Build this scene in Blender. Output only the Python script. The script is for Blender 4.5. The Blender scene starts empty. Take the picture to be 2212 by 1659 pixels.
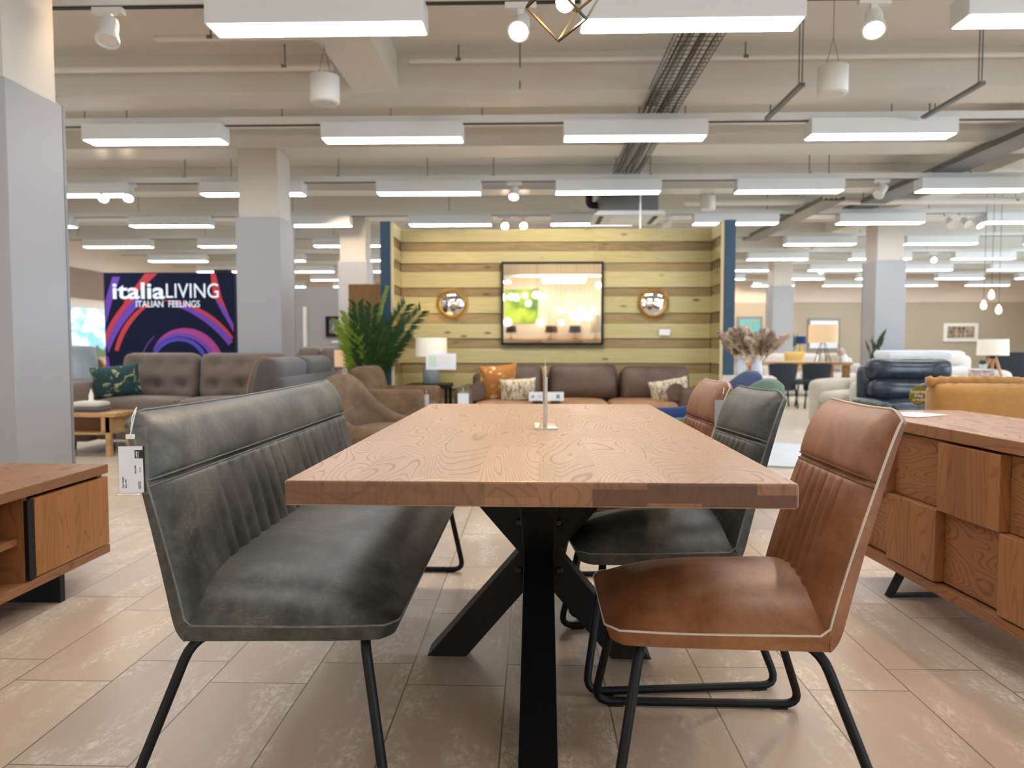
import bpy, bmesh, math, random
from mathutils import Vector, Matrix, Euler
R = math.radians
rnd = random.Random(7)
S = bpy.context.scene
C = S.collection

# ------------------------------------------------------------------ camera, sky, exposure
cam_d = bpy.data.cameras.new('camera'); cam = bpy.data.objects.new('camera', cam_d); C.objects.link(cam)
cam.location = (0, 0, 1.02)
cam.rotation_euler = (R(90 - 2.916), 0, R(1.575))
cam_d.sensor_width = 36; cam_d.lens = 26.04
cam_d.clip_start = .02; cam_d.clip_end = 100
cam_d.dof.use_dof = True; cam_d.dof.focus_distance = 1.9; cam_d.dof.aperture_fstop = 3.4
S.camera = cam
S.view_settings.view_transform = 'Standard'; S.view_settings.look = 'None'
S.view_settings.gamma = 1; S.view_settings.use_curve_mapping = False
S.view_settings.exposure = 0.72
cy = S.cycles
cy.use_denoising = True
cy.max_bounces = 6; cy.diffuse_bounces = 4; cy.glossy_bounces = 3; cy.transmission_bounces = 5; cy.transparent_max_bounces = 8
cy.caustics_reflective = False; cy.caustics_refractive = False
cy.sample_clamp_indirect = 4; cy.use_light_tree = True
W = bpy.data.worlds.new('sky'); S.world = W; W.use_nodes = True
W.node_tree.nodes['Background'].inputs[0].default_value = (.62, .8, 1, 1)
W.node_tree.nodes['Background'].inputs[1].default_value = 6.5
PANEL = 15.0                                   # radiance of the ceiling light diffusers

def portal(name, loc, rot, sx, sy):
    l = bpy.data.lights.new(name, 'AREA'); l.shape = 'RECTANGLE'; l.size = sx; l.size_y = sy
    l.cycles.is_portal = True
    o = bpy.data.objects.new(name, l); C.objects.link(o); o.location = loc; o.rotation_euler = rot
portal('daylight_portal_right', (15.95, 8, 1.65), (0, R(90), 0), 2.3, 14)
portal('daylight_portal_behind', (-6.1, -5.55, 1.5), (R(90), 0, 0), 1.6, 2.4)

portal('daylight_portal_front', (10.0, -5.55, 1.7), (R(90), 0, 0), 7.8, 2.6)

def spot(name, loc, target, energy, size=60, col=(1, .74, .48), blend=.6, r=.04):
    l = bpy.data.lights.new(name, 'SPOT'); l.energy = energy; l.spot_size = R(size); l.spot_blend = blend
    l.color = col; l.shadow_soft_size = r
    o = bpy.data.objects.new(name, l); C.objects.link(o); o.location = loc
    o.rotation_euler = (Vector(target) - Vector(loc)).to_track_quat('-Z', 'Y').to_euler()
    return o

# ------------------------------------------------------------------ materials
def c(r, g=None, b=None):
    if g is None: r, g, b = r
    f = lambda v: ((v / 255 + .055) / 1.055) ** 2.4 if v > 10 else v / 255 / 12.92
    return (f(r), f(g), f(b), 1)

class NT:
    def __init__(s, name):
        s.m = bpy.data.materials.new(name); s.m.use_nodes = True; s.t = s.m.node_tree
        s.p = s.t.nodes['Principled BSDF']
    def n(s, typ, ins=None, **kw):
        x = s.t.nodes.new(typ)
        for k, v in kw.items(): setattr(x, k, v)
        for k, v in (ins or {}).items(): s.set(x.inputs[k], v)
        return x
    def set(s, sock, v):
        if isinstance(v, bpy.types.NodeSocket): s.t.links.new(v, sock)
        else: sock.default_value = v
    def math(s, op, a, b=0.0, cl=False):
        x = s.n('ShaderNodeMath', {0: a, 1: b}, operation=op); x.use_clamp = cl; return x.outputs[0]
    def mix(s, f, a, b):
        x = s.n('ShaderNodeMix', data_type='RGBA'); s.set(x.inputs[0], f); s.set(x.inputs[6], a); s.set(x.inputs[7], b); return x.outputs[2]
    def noise(s, v, scale=1.0, det=2.0, rough=.5, dist=0.0):
        x = s.n('ShaderNodeTexNoise', {'Scale': scale, 'Detail': det, 'Roughness': rough, 'Distortion': dist})
        if v is not None: s.set(x.inputs['Vector'], v)
        return x.outputs[0]
    def rng(s, v, a, b, lo=0.0, hi=1.0):
        x = s.n('ShaderNodeMapRange', {0: v, 1: a, 2: b, 3: lo, 4: hi}, interpolation_type='SMOOTHSTEP'); return x.outputs[0]
    def obj(s): return s.n('ShaderNodeTexCoord').outputs['Object']
    def sep(s, v): return s.n('ShaderNodeSeparateXYZ', {0: v}).outputs
    def com(s, x, y, z): return s.n('ShaderNodeCombineXYZ', {0: x, 1: y, 2: z}).outputs[0]
    def bump(s, h, st=.2, d=.002):
        b = s.n('ShaderNodeBump', {'Strength': st, 'Distance': d, 'Height': h}); s.set(s.p.inputs['Normal'], b.outputs[0])

def flat(name, col, rough=.5, metal=0, spec=.5, var=0.0, vscale=4, **kw):
    k = NT(name); k.p.inputs['Roughness'].default_value = rough; k.p.inputs['Metallic'].default_value = metal
    k.p.inputs['Specular IOR Level'].default_value = spec
    if var:
        nz = k.noise(k.obj(), vscale, 4)
        k.set(k.p.inputs['Base Color'], k.mix(nz, tuple(v * (1 - var) for v in c(col)[:3]) + (1,), tuple(min(1, v * (1 + var)) for v in c(col)[:3]) + (1,)))
    else: k.p.inputs['Base Color'].default_value = c(col)
    for a, v in kw.items(): k.p.inputs[a].default_value = v
    return k.m

def glow(name, col, st):
    k = NT(name); k.p.inputs['Base Color'].default_value = (.8, .8, .8, 1)
    k.p.inputs['Emission Color'].default_value = c(col); k.p.inputs['Emission Strength'].default_value = st
    return k.m

def oak(name, light, dark, line, g='y', cc='x', stave=.1, length=.55, lines=10, fc=5.0, fg=.9, rough=.42, lstr=.6, bands=.75, lw=.2):
    k = NT(name); d = k.sep(k.obj()); ax = {'x': d[0], 'y': d[1], 'z': d[2]}
    t = [a for a in 'xyz' if a not in (g, cc)][0]
    G, Cx, T = ax[g], ax[cc], ax[t]
    i = k.math('FLOOR', k.math('DIVIDE', Cx, stave))
    j = k.math('FLOOR', k.math('DIVIDE', k.math('ADD', G, k.math('MULTIPLY', k.math('FRACT', k.math('MULTIPLY', i, .377)), length)), length))
    wn = k.n('ShaderNodeTexWhiteNoise', {0: k.com(i, j, 0.5)}); r = wn.outputs[0]
    v = k.com(k.math('ADD', k.math('MULTIPLY', Cx, fc), k.math('MULTIPLY', r, 31)),
              k.math('ADD', k.math('MULTIPLY', G, fg), k.math('MULTIPLY', r, 17)), k.math('MULTIPLY', T, fc))
    nz = k.noise(v, 1.0, 1.2, .45, .35)
    pp = k.math('PINGPONG', k.math('MULTIPLY', nz, float(lines)), .5)
    ln = k.rng(pp, 0.0, lw, 1.0, 0.0)
    brk = k.noise(k.com(k.math('MULTIPLY', Cx, 90), k.math('MULTIPLY', G, 22), k.math('MULTIPLY', T, 90)), 1, 2)
    ln = k.math('MULTIPLY', ln, k.rng(brk, .22, .48))
    fine = k.noise(k.com(k.math('MULTIPLY', Cx, 220), k.math('MULTIPLY', G, 7), k.math('MULTIPLY', T, 220)), 1, 2)
    wide = k.noise(v, 2.2, 2)
    f = k.math('ADD', k.math('MULTIPLY', r, bands), k.math('MULTIPLY', k.math('ADD', fine, k.math('MULTIPLY', wide, .8)), .32), True)
    col = k.mix(f, c(light), c(dark))
    col = k.mix(k.math('MULTIPLY', ln, lstr), col, c(line))
    k.set(k.p.inputs['Base Color'], col)
    k.set(k.p.inputs['Roughness'], k.math('ADD', k.math('MULTIPLY', ln, .15), k.math('ADD', rough - .05, k.math('MULTIPLY', fine, .1))))
    k.bump(k.math('SUBTRACT', fine, k.math('MULTIPLY', ln, 1.2)), .18, .0006)
    return k.m

def leather(name, base, hi, sc=5.0, rough=.42, scr=.5, lo=None):
    k = NT(name); v = k.obj()
    n1 = k.noise(v, sc, 6, .62, .4); n2 = k.noise(v, sc * 7, 5, .7)
    f = k.rng(k.math('ADD', k.math('MULTIPLY', n1, .7), k.math('MULTIPLY', n2, .3)), .36, .66)
    col = k.mix(f, c(base), c(hi))
    n3 = k.noise(v, sc * 2.2, 7, .6, 2.2)
    crease = k.rng(k.math('ABSOLUTE', k.math('SUBTRACT', n3, .5)), 0.0, .012, 1.0, 0.0)
    crease = k.math('MULTIPLY', crease, k.rng(n1, .47, .62))
    hi2 = tuple(min(255, a * 1.35 + 8) for a in hi)
    k.set(k.p.inputs['Base Color'], k.mix(k.math('MULTIPLY', crease, scr), col, c(hi2)))
    k.set(k.p.inputs['Roughness'], k.math('ADD', rough, k.math('MULTIPLY', n2, .16)))
    vo = k.n('ShaderNodeTexVoronoi', {'Scale': 420.0}); k.set(vo.inputs['Vector'], v)
    k.bump(k.math('ADD', k.math('MULTIPLY', vo.outputs[0], .25), k.math('MULTIPLY', n2, .9)), .22, .0012)
    return k.m

def fabric(name, col, var=.18, sc=260, rough=.95, sheen=.25):
    k = NT(name); v = k.obj(); n1 = k.noise(v, sc, 2); n2 = k.noise(v, 7, 4)
    lo = tuple(x * (1 - var) for x in c(col)[:3]) + (1,); hi = tuple(min(1, x * (1 + var)) for x in c(col)[:3]) + (1,)
    k.set(k.p.inputs['Base Color'], k.mix(k.math('ADD', k.math('MULTIPLY', n1, .5), k.math('MULTIPLY', n2, .5)), lo, hi))
    k.p.inputs['Roughness'].default_value = rough; k.p.inputs['Sheen Weight'].default_value = sheen
    k.p.inputs['Specular IOR Level'].default_value = .2
    k.bump(n1, .25, .002); return k.m

def patterned(name, a, b, sc=9, lo=.48, hi=.56, det=3, dist=1.5, stretch=(1, 1, 1)):
    k = NT(name); mp = k.n('ShaderNodeMapping'); k.set(mp.inputs[0], k.obj()); mp.inputs['Scale'].default_value = stretch
    n = k.noise(mp.outputs[0], sc, det, .6, dist)
    k.set(k.p.inputs['Base Color'], k.mix(k.rng(n, lo, hi), c(a), c(b))); k.p.inputs['Roughness'].default_value = .85
    return k.m

def tiles(name):
    k = NT(name); d = k.sep(k.obj()); x, y = d[0], d[1]
    gx = k.math('DIVIDE', k.math('ADD', x, .08), .3); i = k.math('FLOOR', gx); fx = k.math('FRACT', gx)
    odd = k.math('FLOORED_MODULO', i, 2.0)
    gy = k.math('DIVIDE', k.math('ADD', k.math('SUBTRACT', y, .525), k.math('MULTIPLY', odd, .149)), .6); j = k.math('FLOOR', gy); fy = k.math('FRACT', gy)
    dx = k.math('MULTIPLY', k.math('MINIMUM', fx, k.math('SUBTRACT', 1.0, fx)), .3)
    dy = k.math('MULTIPLY', k.math('MINIMUM', fy, k.math('SUBTRACT', 1.0, fy)), .6)
    jt = k.rng(k.math('MINIMUM', dx, dy), .0014, .0032, 1.0, 0.0)
    r = k.n('ShaderNodeTexWhiteNoise', {0: k.com(i, j, .3)}).outputs[0]
    v = k.com(k.math('ADD', x, k.math('MULTIPLY', r, 9)), k.math('ADD', k.math('MULTIPLY', y, .3), k.math('MULTIPLY', r, 5)), 0.0)
    cl = k.noise(v, 7, 5, .6, .3)
    fine = k.noise(k.com(k.math('MULTIPLY', x, 60), k.math('MULTIPLY', y, 30), 0.0), 1, 5, .75)
    st = k.math('MULTIPLY', k.rng(cl, .46, .64), k.rng(fine, .42, .62))
    col = k.mix(k.math('ADD', k.math('MULTIPLY', r, .45), k.math('MULTIPLY', cl, .55)), c(188, 167, 146), c(208, 188, 165))
    col = k.mix(k.math('MULTIPLY', st, .9), col, c(236, 225, 208))
    col = k.mix(k.math('MULTIPLY', jt, .85), col, c(106, 95, 84))
    k.set(k.p.inputs['Base Color'], col)
    k.set(k.p.inputs['Roughness'], k.math('ADD', .26, k.math('ADD', k.math('MULTIPLY', st, .3), k.math('MULTIPLY', fine, .12))))
    k.bump(k.math('ADD', k.math('MULTIPLY', jt, -1.0), k.math('MULTIPLY', fine, .08)), .4, .001)
    return k.m

def pine(name, light, dark):
    k = NT(name); d = k.sep(k.obj()); geo = k.n('ShaderNodeNewGeometry'); r = geo.outputs['Random Per Island']
    x = k.math('ADD', d[0], d[1])
    v = k.com(k.math('ADD', k.math('MULTIPLY', x, .9), k.math('MULTIPLY', r, 40)), k.math('MULTIPLY', d[2], 11), r)
    n = k.noise(v, 1, 3, .5, .6)
    pp = k.math('PINGPONG', k.math('MULTIPLY', n, 7.0), .5)
    f = k.math('ADD', k.math('MULTIPLY', pp, .7), k.math('MULTIPLY', r, .5), True)
    col = k.mix(f, c(light), c(dark))
    vo = k.n('ShaderNodeTexVoronoi', {'Scale': 1.0}); k.set(vo.inputs['Vector'], k.com(k.math('ADD', k.math('MULTIPLY', x, 2.6), k.math('MULTIPLY', r, 19)), k.math('MULTIPLY', d[2], 7.0), r))
    kn = k.rng(vo.outputs[0], .05, .16, 1.0, 0.0)
    k.set(k.p.inputs['Base Color'], k.mix(k.math('MULTIPLY', kn, .8), col, c(78, 56, 34)))
    k.p.inputs['Roughness'].default_value = .6
    return k.m

def glass(name, tint=(1, 1, 1, 1), rough=0.0, alpha=.12):
    k = NT(name); t = k.t
    tr = k.n('ShaderNodeBsdfTransparent', {0: tint}); gl = k.n('ShaderNodeBsdfGlossy', {0: (1, 1, 1, 1), 1: rough + .02})
    fr = k.n('ShaderNodeLayerWeight', {0: .5}); f = k.math('ADD', k.math('MULTIPLY', k.math('POWER', fr.outputs['Facing'], 4.0), .5), alpha * .2, True)
    mx = k.n('ShaderNodeMixShader', {0: f}); t.links.new(tr.outputs[0], mx.inputs[1]); t.links.new(gl.outputs[0], mx.inputs[2])
    t.links.new(mx.outputs[0], t.nodes['Material Output'].inputs[0]); return k.m

M = {}
M['tile'] = tiles('floor tile'); M['vinyl'] = flat('pale floor', (205, 192, 172), .3, var=.08)
M['ceil'] = flat('ceiling paint', (222, 218, 210), .55, var=.04, vscale=1.5)
M['beam'] = flat('beam gloss paint', (224, 221, 214), .3)
M['white'] = flat('white paint', (232, 229, 222), .5)
M['cream'] = flat('cream wall', (226, 212, 192), .6)
M['clad'] = flat('grey cladding', (162, 161, 161), .38)
M['clad_line'] = flat('cladding trim', (132, 132, 133), .4)
M['taupe'] = flat('taupe wall', (172, 160, 138), .65)
M['blush'] = flat('blush wall', (218, 200, 182), .65)
M['brown_wall'] = flat('brown bulkhead', (140, 120, 104), .7)
M['grey_wall'] = flat('grey wall', (158, 160, 163), .6)
M['wmetal'] = flat('white metal', (236, 239, 239), .28)
M['wmetal2'] = flat('white enamel', (228, 228, 224), .35)
M['diff'] = glow('lit diffuser', (247, 249, 255), PANEL)
M['bulb'] = glow('warm bulb', (255, 214, 150), 40)
M['spotlens'] = glow('spot lens', (255, 226, 196), 18)
M['black'] = flat('black powder coat', (11, 11, 12), .5, spec=.3)
M['blackm'] = flat('black gloss', (14, 14, 15), .3)
M['darkslot'] = flat('dark slot', (30, 30, 32), .5)
M['steel'] = flat('galvanised steel', (118, 118, 116), .45, .6)
M['wire'] = flat('wire mesh', (96, 96, 94), .5, .4)
M['chrome'] = flat('chrome', (220, 220, 220), .15, 1)
M['bronze'] = flat('bronze', (74, 62, 46), .4, .8)
M['gold'] = flat('gold', (206, 160, 78), .35, .8)
M['mirror'] = flat('mirror', (240, 240, 238), .02, 1)
M['table'] = oak('table oak', (190, 154, 120), (160, 125, 95), (112, 85, 66), 'y', 'x', .125, .75, 58, 4.6, .95, .36, .46, .6, .16)
M['table_end_shaded'] = oak('shaded oak end grain', (164, 118, 84), (98, 68, 50), (74, 48, 34), 'z', 'x', .105, .07, 18, 5.0, 4.0, .4, .3, .9, .2)  # end grain, with shade on the table ends also painted into the colour
M['oak_y'] = oak('brown oak along', (164, 112, 70), (138, 90, 54), (92, 58, 34), 'y', 'z', .3, 2.0, 20, 6, 1.0, .5, .45, .4, .2)
M['oak_top'] = oak('brown oak top', (164, 116, 76), (140, 96, 62), (96, 64, 42), 'y', 'x', .11, 1.2, 26, 5, .9, .4, .4, .5, .16)
M['oak_z'] = oak('brown oak upright', (172, 116, 70), (144, 92, 54), (100, 62, 36), 'z', 'y', .105, .8, 16, 6, 1.1, .5, .35, .7, .22)
M['oak_h'] = oak('brown oak figured', (162, 108, 66), (146, 94, 56), (88, 54, 30), 'y', 'z', .5, 3.0, 30, 5.5, 1.5, .5, .5, .4, .2)
M['oak_side'] = oak('rustic oak boards', (186, 130, 72), (160, 106, 56), (116, 72, 38), 'z', 'y', .1, 1.0, 14, 7, 1.1, .5, .35, .8, .2)
M['oak_pale'] = oak('pale oak', (206, 164, 112), (190, 146, 96), (150, 110, 70), 'x', 'y', .12, 1.0, 6, 5, 1.0, .5, .4, .5)
M['oak_panel'] = oak('oak veneer', (176, 132, 76), (164, 120, 66), (136, 96, 52), 'z', 'x', .3, 4, 5, 6, .8, .55, .3, .3)
M['grey_leather'] = leather('grey leather', (43, 45, 42), (88, 87, 78), 5, .34, .6)
M['grey_seam'] = leather('grey leather seam', (92, 94, 92), (118, 120, 116), 20, .5)
M['tan_leather'] = leather('tan leather', (118, 71, 40), (154, 104, 68), 4, .34, .22)
M['tan_seam'] = leather('tan seam', (96, 54, 28), (128, 78, 46), 20, .5)
M['cord'] = flat('cream piping', (206, 194, 174), .7)
M['brown_leather'] = leather('brown leather', (76, 61, 51), (98, 79, 66), 4, .45, .3)
M['brown_suede'] = leather('brown suede', (102, 79, 57), (130, 103, 76), 5, .7, .15)
M['brown_seat'] = leather('light brown seat', (150, 112, 82), (168, 130, 98), 5, .6, .15)
M['navy_leather'] = leather('navy leather', (34, 42, 52), (60, 70, 80), 4, .14, .2)
M['sofa_grey'] = fabric('grey brown fabric', (114, 101, 91)); M['sofa_back'] = fabric('charcoal fabric', (94, 91, 90))
M['beige'] = fabric('beige fabric', (206, 198, 182)); M['offwhite'] = fabric('off white fabric', (214, 208, 198))
M['icewhite'] = fabric('white throw', (226, 232, 236))
M['navy'] = fabric('charcoal navy fabric', (52, 56, 64)); M['blue'] = fabric('blue velvet', (30, 56, 104), .25, 200, .75, .2)
M['green'] = fabric('green velvet', (66, 104, 84), .25, 200, .75, .25); M['mustard'] = fabric('mustard velvet', (172, 126, 66), .28, 40, .8, .35)
M['orange'] = patterned('orange print', (176, 116, 52), (226, 204, 150), 11, .56, .64)
M['zebra'] = patterned('animal print', (214, 202, 178), (146, 130, 104), 16, .5, .58, 2, 1.2, (2.4, 2.4, .8))
M['teal'] = patterned('teal print', (34, 68, 70), (214, 204, 140), 10, .54, .66)
M['shade'] = flat('white lamp shade', (228, 222, 208), .8, **{'Emission Color': c(255, 236, 208), 'Emission Strength': .12})
M['shade_lit'] = flat('lit beige shade', (222, 192, 152), .8, **{'Emission Color': c(255, 212, 160), 'Emission Strength': .2})
M['paper'] = flat('white card', (232, 234, 240), .5)
M['ink'] = flat('black ink', (32, 30, 30), .6); M['grey_ink'] = flat('grey ink', (120, 120, 124), .6)
M['green_ink'] = flat('green print', (110, 160, 120), .6)
M['pale_green'] = flat('pale green print', (204, 222, 204), .6)
M['plaster'] = flat('pale plaster', (206, 197, 184), .6)
M['acrylic'] = glass('clear acrylic', (.97, .985, .98, 1), .02, .25)
M['acr_edge'] = flat('acrylic edge', (206, 204, 196), .25)
M['plastic'] = flat('white plastic', (236, 236, 232), .4)
M['navy_paint'] = flat('navy painted post', (30, 62, 84), .5)
M['pine'] = pine('pale pine board', (198, 186, 136), (166, 152, 104)); M['pine_d'] = pine('brown pine board', (164, 142, 98), (108, 84, 54))
M['raw'] = flat('raw board edge', (206, 190, 150), .7)
M['ceramic'] = flat('pale ceramic', (206, 214, 222), .35); M['bluegrey'] = flat('blue grey glass', (132, 142, 146), .2, var=.2, vscale=20)
M['leaf'] = flat('dark palm leaf', (40, 70, 30), .5, var=.4, vscale=14); M['leaf2'] = flat('light palm leaf', (124, 148, 40), .5, var=.3, vscale=14)
M['stem'] = flat('leaf stem', (96, 104, 50), .6); M['pot'] = flat('dark pot', (50, 48, 46), .6)
M['pampas'] = flat('pampas plume', (228, 210, 188), .9, var=.25, vscale=30); M['pampas_d'] = flat('dark plume', (176, 156, 138), .9, var=.25, vscale=30)
M['signblue'] = flat('sign navy', (17, 23, 54), .7, spec=.2); M['sgred'] = flat('swirl red', (206, 56, 66), .5); M['sgpur'] = flat('swirl purple', (112, 66, 190), .5)
M['sgpink'] = flat('swirl magenta', (178, 62, 150), .5); M['sgblue'] = flat('swirl blue', (74, 72, 196), .5)
M['letters'] = flat('sign lettering', (226, 236, 246), .5, **{'Emission Color': c(226, 240, 255), 'Emission Strength': .25})
M['olive'] = flat('olive tag', (134, 124, 24), .5); M['wlet'] = flat('white lettering', (240, 240, 232), .5)
M['ratan'] = flat('marble top', (226, 214, 202), .3, var=.08, vscale=9)
M['pinkb'] = patterned('pink floral', (224, 206, 206), (198, 160, 170), 18)
M['yellow'] = fabric('yellow cushion', (222, 184, 108)); M['timber'] = flat('ash timber', (196, 148, 108), .5, var=.12)
M['photo'] = patterned('sepia photo', (96, 80, 66), (176, 156, 128), 5, .4, .62); M['photo2'] = patterned('teal print art', (120, 150, 140), (70, 170, 190), 6, .45, .58)
M['artgrey'] = patterned('grey print art', (96, 98, 100), (168, 170, 170), 9, .45, .55)

# ------------------------------------------------------------------ mesh builder
class MB:
    def __init__(s): s.v = []; s.f = []
    def add(s, vs, fs):
        o = len(s.v); s.v += [tuple(p) for p in vs]; s.f += [tuple(i + o for i in f) for f in fs]; return s
    def box(s, x0, x1, y0, y1, z0, z1, m=None):
        vs = [Vector((x, y, z)) for x in (x0, x1) for y in (y0, y1) for z in (z0, z1)]
        if m is not None: vs = [m @ p for p in vs]
        return s.add(vs, [(0, 1, 3, 2), (4, 6, 7, 5), (0, 4, 5, 1), (2, 3, 7, 6), (0, 2, 6, 4), (1, 5, 7, 3)])
    def tube(s, pts, r, n=8, closed=False, r2=None):
        pts = [Vector(p) for p in pts]; N = len(pts); vs = []; fs = []; pu = None
        for i, p in enumerate(pts):
            a = pts[i - 1] if (i or closed) else p; b = pts[(i + 1) % N] if (i < N - 1 or closed) else p
            d = (b - a).normalized()
            if pu is None: pu = d.orthogonal().normalized()
            u = (pu - d * pu.dot(d))
            u = u.normalized() if u.length > 1e-6 else d.orthogonal().normalized(); pu = u
            w = d.cross(u); rr = r if r2 is None else r + (r2 - r) * i / (N - 1)
            for k in range(n):
                t = 2 * math.pi * k / n; vs.append(p + (u * math.cos(t) + w * math.sin(t)) * rr)
        for i in range(N if closed else N - 1):
            for k in range(n):
                j = (i + 1) % N
                fs.append((i * n + k, i * n + (k + 1) % n, j * n + (k + 1) % n, j * n + k))
        if not closed: fs += [tuple(range(n))[::-1], tuple((N - 1) * n + k for k in range(n))]
        return s.add(vs, fs)
    def lathe(s, prof, cx=0, cy=0, n=24, cz=0, m=None):
        vs = []; fs = []
        for r, z in prof:
            for k in range(n):
                t = 2 * math.pi * k / n; p = Vector((cx + r * math.cos(t), cy + r * math.sin(t), cz + z)); vs.append(m @ p if m is not None else p)
        for i in range(len(prof) - 1):
            for k in range(n): fs.append((i * n + k, i * n + (k + 1) % n, (i + 1) * n + (k + 1) % n, (i + 1) * n + k))
        if prof[0][0] > 1e-5: fs.append(tuple(range(n))[::-1])
        if prof[-1][0] > 1e-5: fs.append(tuple((len(prof) - 1) * n + k for k in range(n)))
        return s.add(vs, fs)
    def sphere(s, p, r, n=16, sc=(1, 1, 1)):
        prof = [(max(1e-6, math.sin(math.pi * i / n)) * r, -math.cos(math.pi * i / n) * r) for i in range(n + 1)]
        m = Matrix.Translation(p) @ Matrix.Diagonal((*sc, 1)); return s.lathe(prof, 0, 0, n * 2 if n < 12 else 24, 0, m)
    def prism(s, poly, a0, a1, ax='y'):
        f = {'y': lambda p, a: (p[0], a, p[1]), 'x': lambda p, a: (a, p[0], p[1]), 'z': lambda p, a: (p[0], p[1], a)}[ax]
        n = len(poly); vs = [f(p, a0) for p in poly] + [f(p, a1) for p in poly]
        return s.add(vs, [tuple(range(n))[::-1], tuple(range(n, 2 * n))] + [(i, (i + 1) % n, n + (i + 1) % n, n + i) for i in range(n)])
    def slab(s, F, B, nu, nv):
        a = len(s.v); vs = []; fs = []
        for P in (F, B):
            for j in range(nv + 1):
                for i in range(nu + 1): vs.append(P(-1 + 2 * i / nu, j / nv))
        K = (nu + 1) * (nv + 1); q = lambda i, j: j * (nu + 1) + i
        for j in range(nv):
            for i in range(nu):
                fs.append((q(i, j), q(i + 1, j), q(i + 1, j + 1), q(i, j + 1))); fs.append((K + q(i, j), K + q(i, j + 1), K + q(i + 1, j + 1), K + q(i + 1, j)))
        bd = [q(i, 0) for i in range(nu)] + [q(nu, j) for j in range(nv)] + [q(i, nv) for i in range(nu, 0, -1)] + [q(0, j) for j in range(nv, 0, -1)]
        L = len(bd)
        for t in range(L): a_, b_ = bd[t], bd[(t + 1) % L]; fs.append((a_, K + a_, K + b_, b_))
        return s.add(vs, fs)
    def soft(s, x0, x1, y0, y1, z0, z1, r=.05, m=None, puff=None, k=5, dim=None):
        """a rounded box; puff = (axis, sign, amount) swells one face, dim = list of (a, b, depth, radius) dents in that face"""
        cen = Vector(((x0 + x1) / 2, (y0 + y1) / 2, (z0 + z1) / 2)); h = Vector(((x1 - x0) / 2, (y1 - y0) / 2, (z1 - z0) / 2))
        r = min(r, *(v * .98 for v in h)); kk = 14 if dim else k
        ln = lambda H: sorted(set([-H, -H + r * .13, -H + r * .4, -H + r] + [(-1 + 2 * i / kk) * (H - r) for i in range(1, kk)] + [H - r, H - r * .4, H - r * .13, H]))
        vs = []; fs = []; idx = {}
        def vert(p):
            key = tuple(round(t, 5) for t in p)
            if key in idx: return idx[key]
            q = Vector(p); inn = Vector([max(-(h[i] - r), min(h[i] - r, q[i])) for i in range(3)]); d = q - inn
            if d.length > 1e-9: q = inn + d.normalized() * r
            for (ax, sg, am) in (puff or []):
                o = [i for i in range(3) if i != ax]
                w = (1 - min(1, abs(q[o[0]] / h[o[0]])) ** 2.4) * (1 - min(1, abs(q[o[1]] / h[o[1]])) ** 2.4)
                if q[ax] * sg > 0: q[ax] += sg * am * w
            if dim:
                ax, sg, lst = dim; o = [i for i in range(3) if i != ax]
                if q[ax] * sg > 0:
                    for (da, db, dp, dr) in lst:
                        e = ((q[o[0]] - da) ** 2 + (q[o[1]] - db) ** 2) / dr ** 2; q[ax] -= sg * dp * math.exp(-e)
            q = q + cen
            if m is not None: q = m @ q
            idx[key] = len(vs); vs.append(q); return idx[key]
        for ax in range(3):
            o = [i for i in range(3) if i != ax]; A = ln(h[o[0]]); B = ln(h[o[1]])
            for sg in (-1, 1):
                for i in range(len(A) - 1):
                    for j in range(len(B) - 1):
                        q = []
                        for (u, v) in ((A[i], B[j]), (A[i + 1], B[j]), (A[i + 1], B[j + 1]), (A[i], B[j + 1])):
                            p = [0, 0, 0]; p[ax] = sg * h[ax]; p[o[0]] = u; p[o[1]] = v; q.append(vert(p))
                        q = list(dict.fromkeys(q))
                        if len(q) > 2: fs.append(tuple(q))
        return s.add(vs, fs)
    def pillow(s, w, h, t, m):
        F = lambda u, v: m @ Vector((u * w / 2 * (1 - .07 * (1 - (2 * v - 1) ** 2)), -t / 2 * ((1 - u ** 4) * (1 - (2 * v - 1) ** 4)) ** .55 - .004, (2 * v - 1) * h / 2 * (1 - .07 * (1 - u * u))))
        B = lambda u, v: m @ Vector((u * w / 2 * (1 - .07 * (1 - (2 * v - 1) ** 2)), t / 2 * ((1 - u ** 4) * (1 - (2 * v - 1) ** 4)) ** .55 + .004, (2 * v - 1) * h / 2 * (1 - .07 * (1 - u * u))))
        return s.slab(F, B, 18, 18)

def obj(name, mb, mat, parent=None, smooth=False, bev=0, seg=2, loc=None, rot=None):
    me = bpy.data.meshes.new(name)
    me.from_pydata([tuple(p) for p in mb.v], [], mb.f)
    bm = bmesh.new(); bm.from_mesh(me); bmesh.ops.recalc_face_normals(bm, faces=bm.faces); bm.to_mesh(me); bm.free()
    me.materials.append(mat if not isinstance(mat, str) else M[mat])
    if smooth:
        for p in me.polygons: p.use_smooth = True
        if smooth != 'all': me.set_sharp_from_angle(angle=R(50))
    o = bpy.data.objects.new(name, me); C.objects.link(o)
    if parent is not None: o.parent = parent
    if bev:
        b = o.modifiers.new('bevel', 'BEVEL'); b.width = bev; b.segments = seg; b.limit_method = 'ANGLE'; b.angle_limit = R(40)
    if loc: o.location = loc
    if rot: o.rotation_euler = rot
    return o
def tag(o, label, cat, group=None, kind=None):
    if label: o['label'] = label
    if cat: o['category'] = cat
    if group: o['group'] = group
    if kind: o['kind'] = kind
    return o
def thing(name, label, cat, loc=(0, 0, 0), rz=0, group=None):
    o = bpy.data.objects.new(name, None); C.objects.link(o); o.location = loc; o.rotation_euler = (0, 0, R(rz)); o.empty_display_size = .1
    return tag(o, label, cat, group)
def struct(name, mb, mat, label, **kw): return tag(obj(name, mb, mat, **kw), label, None, None, 'structure')
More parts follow.
